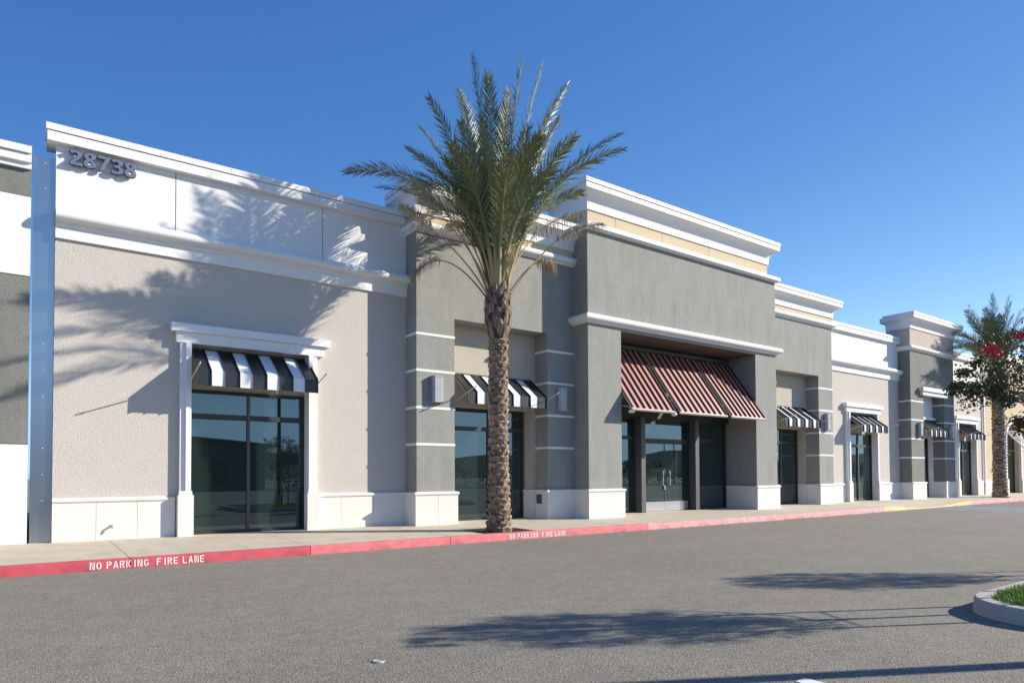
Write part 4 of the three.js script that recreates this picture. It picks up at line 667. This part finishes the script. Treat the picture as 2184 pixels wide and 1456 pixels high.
{ const t = thing('litter_lid', 'small white round lid lying on the asphalt', 'lid', [2.70, YA, 10.19]); part('disc', t, (() => { const g = new THREE.CylinderGeometry(0.042, 0.046, 0.006, 20); g.translate(0, 0.004, 0); return clean(g); })(), std([0.36, 0.35, 0.33], 0.7)); part('rim', t, (() => { const g = new THREE.TorusGeometry(0.040, 0.003, 6, 20); g.rotateX(Math.PI / 2); g.translate(0, 0.008, 0); return clean(g); })(), std([0.40, 0.39, 0.37], 0.7)); }

// ------------------------------------------------------------------ across the car park (mirrored in the shop windows)
{
  const t = thing('opposite_building', 'low dark building with curved roof across the car park', 'building', [0, YA, 0]);
  const sh = new THREE.Shape(); sh.moveTo(-26, 0); sh.lineTo(22, 0); sh.lineTo(22, 4.6); sh.quadraticCurveTo(-2, 6.9, -26, 4.6); sh.closePath();
  const g = new THREE.ExtrudeGeometry(sh, { depth: 14, bevelEnabled: false, curveSegments: 24 }); g.translate(0, 0, 58); part('wall', t, tri(g), std([0.16, 0.15, 0.14], 0.9));
  const rf = new THREE.Shape(); rf.moveTo(-27, 4.55); rf.quadraticCurveTo(-2, 6.95, 23.2, 4.55); rf.lineTo(23.2, 4.75); rf.quadraticCurveTo(-2, 7.2, -27, 4.75); rf.closePath(); const rg = new THREE.ExtrudeGeometry(rf, { depth: 15.5, bevelEnabled: false, curveSegments: 24 }); rg.translate(0, 0.03, 57); part('roof', t, tri(rg), std([0.12, 0.12, 0.12], 0.8));
  for (let k = 0; k < 6; k++) part('window', t, bx(-22 + k * 7.2, -18 + k * 7.2, 0.6, 3.2, 57.94, 57.99), M.frame);
  const R = rng(300), far = std([1, 1, 1], 0.8);
  const tone = q => { const k = q(); return [0.03 + 0.025 * k, 0.045 + 0.035 * k, 0.02 + 0.012 * k]; };
  for (let k = 0; k < 15; k++) {
    const x = 26 + k * 9.5 + 3 * R(), z = 55 + 8 * R(), h = 3.6 + 2.4 * R(), w = 1.6 + R(), tt = thing('lot_tree', ['first', 'second', 'third', 'fourth', 'fifth', 'sixth', 'seventh', 'eighth', 'ninth', 'tenth', 'eleventh', 'twelfth', 'thirteenth', 'fourteenth', 'fifteenth'][k] + ' tree from the curved-roof building across the car park', 'tree', [x, YA, z], 'trees across the car park');
    part('trunk', tt, cyl([0, 0, 0], [0, h * 0.7, 0], 0.11, 0.06, 7), barkPlain); const cl = []; for (let q = 0; q < 16; q++) { const a = R() * 6.28, rr = w * Math.sqrt(R()); cl.push([rr * Math.cos(a), h * (0.5 + 0.42 * R()), rr * Math.sin(a)]); } part('foliage', tt, leaves(cl, 34, 0.75, 0.32, tone, R), leaf2M);
  }
  const hd = [], hr = rng(310); for (let k = 0; k < 230; k++) hd.push([24 + k * 0.62, 0.4 + 1.5 * hr(), 64 + 1.4 * hr()]);
  const hg = leaves(hd, 26, 0.95, 0.34, tone, hr), hm = new THREE.Mesh(hg, leaf2M); hm.name = 'hedge'; hm.userData = { label: 'long clipped hedge along the far side of the car park', category: 'hedge' }; hm.position.y = YA; hm.castShadow = hm.receiveShadow = true; scene.add(hm);
  const verge = struct('verge'); part('grass_strip', verge, bx(23.5, 170, YA + 0.001, YA + 0.06, 50, 70), std([0.09, 0.13, 0.04], 1));
  // low hills round the horizon behind the car park
  const hl = struct('hills'), P = [], n = 120, nn = noiseT(64, 60); for (let i = 0; i < n; i++) { const f = k => { const a = (k / n) * Math.PI * 1.1 - 0.25, d = 620, hh = 10 + 16 * nn(k * 0.22, 3) + 6 * nn(k * 0.8, 9); return [[Math.cos(a) * d, -1, Math.sin(a) * d], [Math.cos(a) * (d + 90), hh, Math.sin(a) * (d + 90)]]; }; const [a0, a1] = f(i), [b0, b1] = f(i + 1); P.push(...a0, ...b0, ...b1, ...a0, ...b1, ...a1); }
  part('ridge', hl, triGeo(P), std([0.10, 0.11, 0.07], 1));
}
{   // pale stone chips on the asphalt
  const R = rng(505), p = []; for (let k = 0; k < 70; k++) { const x = -1 + 14 * R(), z = 3.3 + 9 * R(), r = 0.004 + 0.008 * R() * R(), y = YA + 0.002; const q = [[r, 0, 0], [0, 0, r], [-r, 0, 0], [0, 0, -r]].map(v => [x + v[0] * (0.6 + R()), y, z + v[2] * (0.6 + R())]), top = [x, y + r, z]; for (let i = 0; i < 4; i++) p.push(...q[i], ...top, ...q[(i + 1) % 4]); }
  const m = new THREE.Mesh(triGeo(p), std([0.5, 0.49, 0.46], 0.9)); m.name = 'stone_chips'; m.userData = { kind: 'stuff', label: 'pale stone chips scattered over the asphalt', category: 'gravel' }; m.castShadow = m.receiveShadow = true; scene.add(m);
}
{   // dry leaves and grit caught along the kerb
  const R = rng(404), p = [], c = []; for (let k = 0; k < 420; k++) { const x = R() < 0.35 ? 19.6 + 1.6 * R() : R() < 0.4 ? 25.5 + 4 * R() : -2 + 40 * R(), z = zk(x) + 0.012 + 0.07 * R() * R(), y = YA + 0.004 + 0.012 * R(), a = R() * 6.28, L = 0.012 + 0.035 * R() * R(), w = L * 0.4; p.push(x, y, z, x + L * Math.cos(a), y + 0.008 * R(), z + L * Math.sin(a), x - w * Math.sin(a), y + 0.006, z + w * Math.cos(a)); const q = 0.5 + R(); for (let i = 0; i < 3; i++) c.push(0.13 * q, 0.09 * q, 0.06 * q); }
  const g = triGeo(p); g.setAttribute('color', new THREE.Float32BufferAttribute(c, 3)); const m = new THREE.Mesh(g, barkM); m.name = 'leaf_litter'; m.userData = { kind: 'stuff', label: 'dry leaf litter along the foot of the kerb', category: 'leaves' }; m.castShadow = m.receiveShadow = true; scene.add(m);
}
renderer.render(scene, camera);
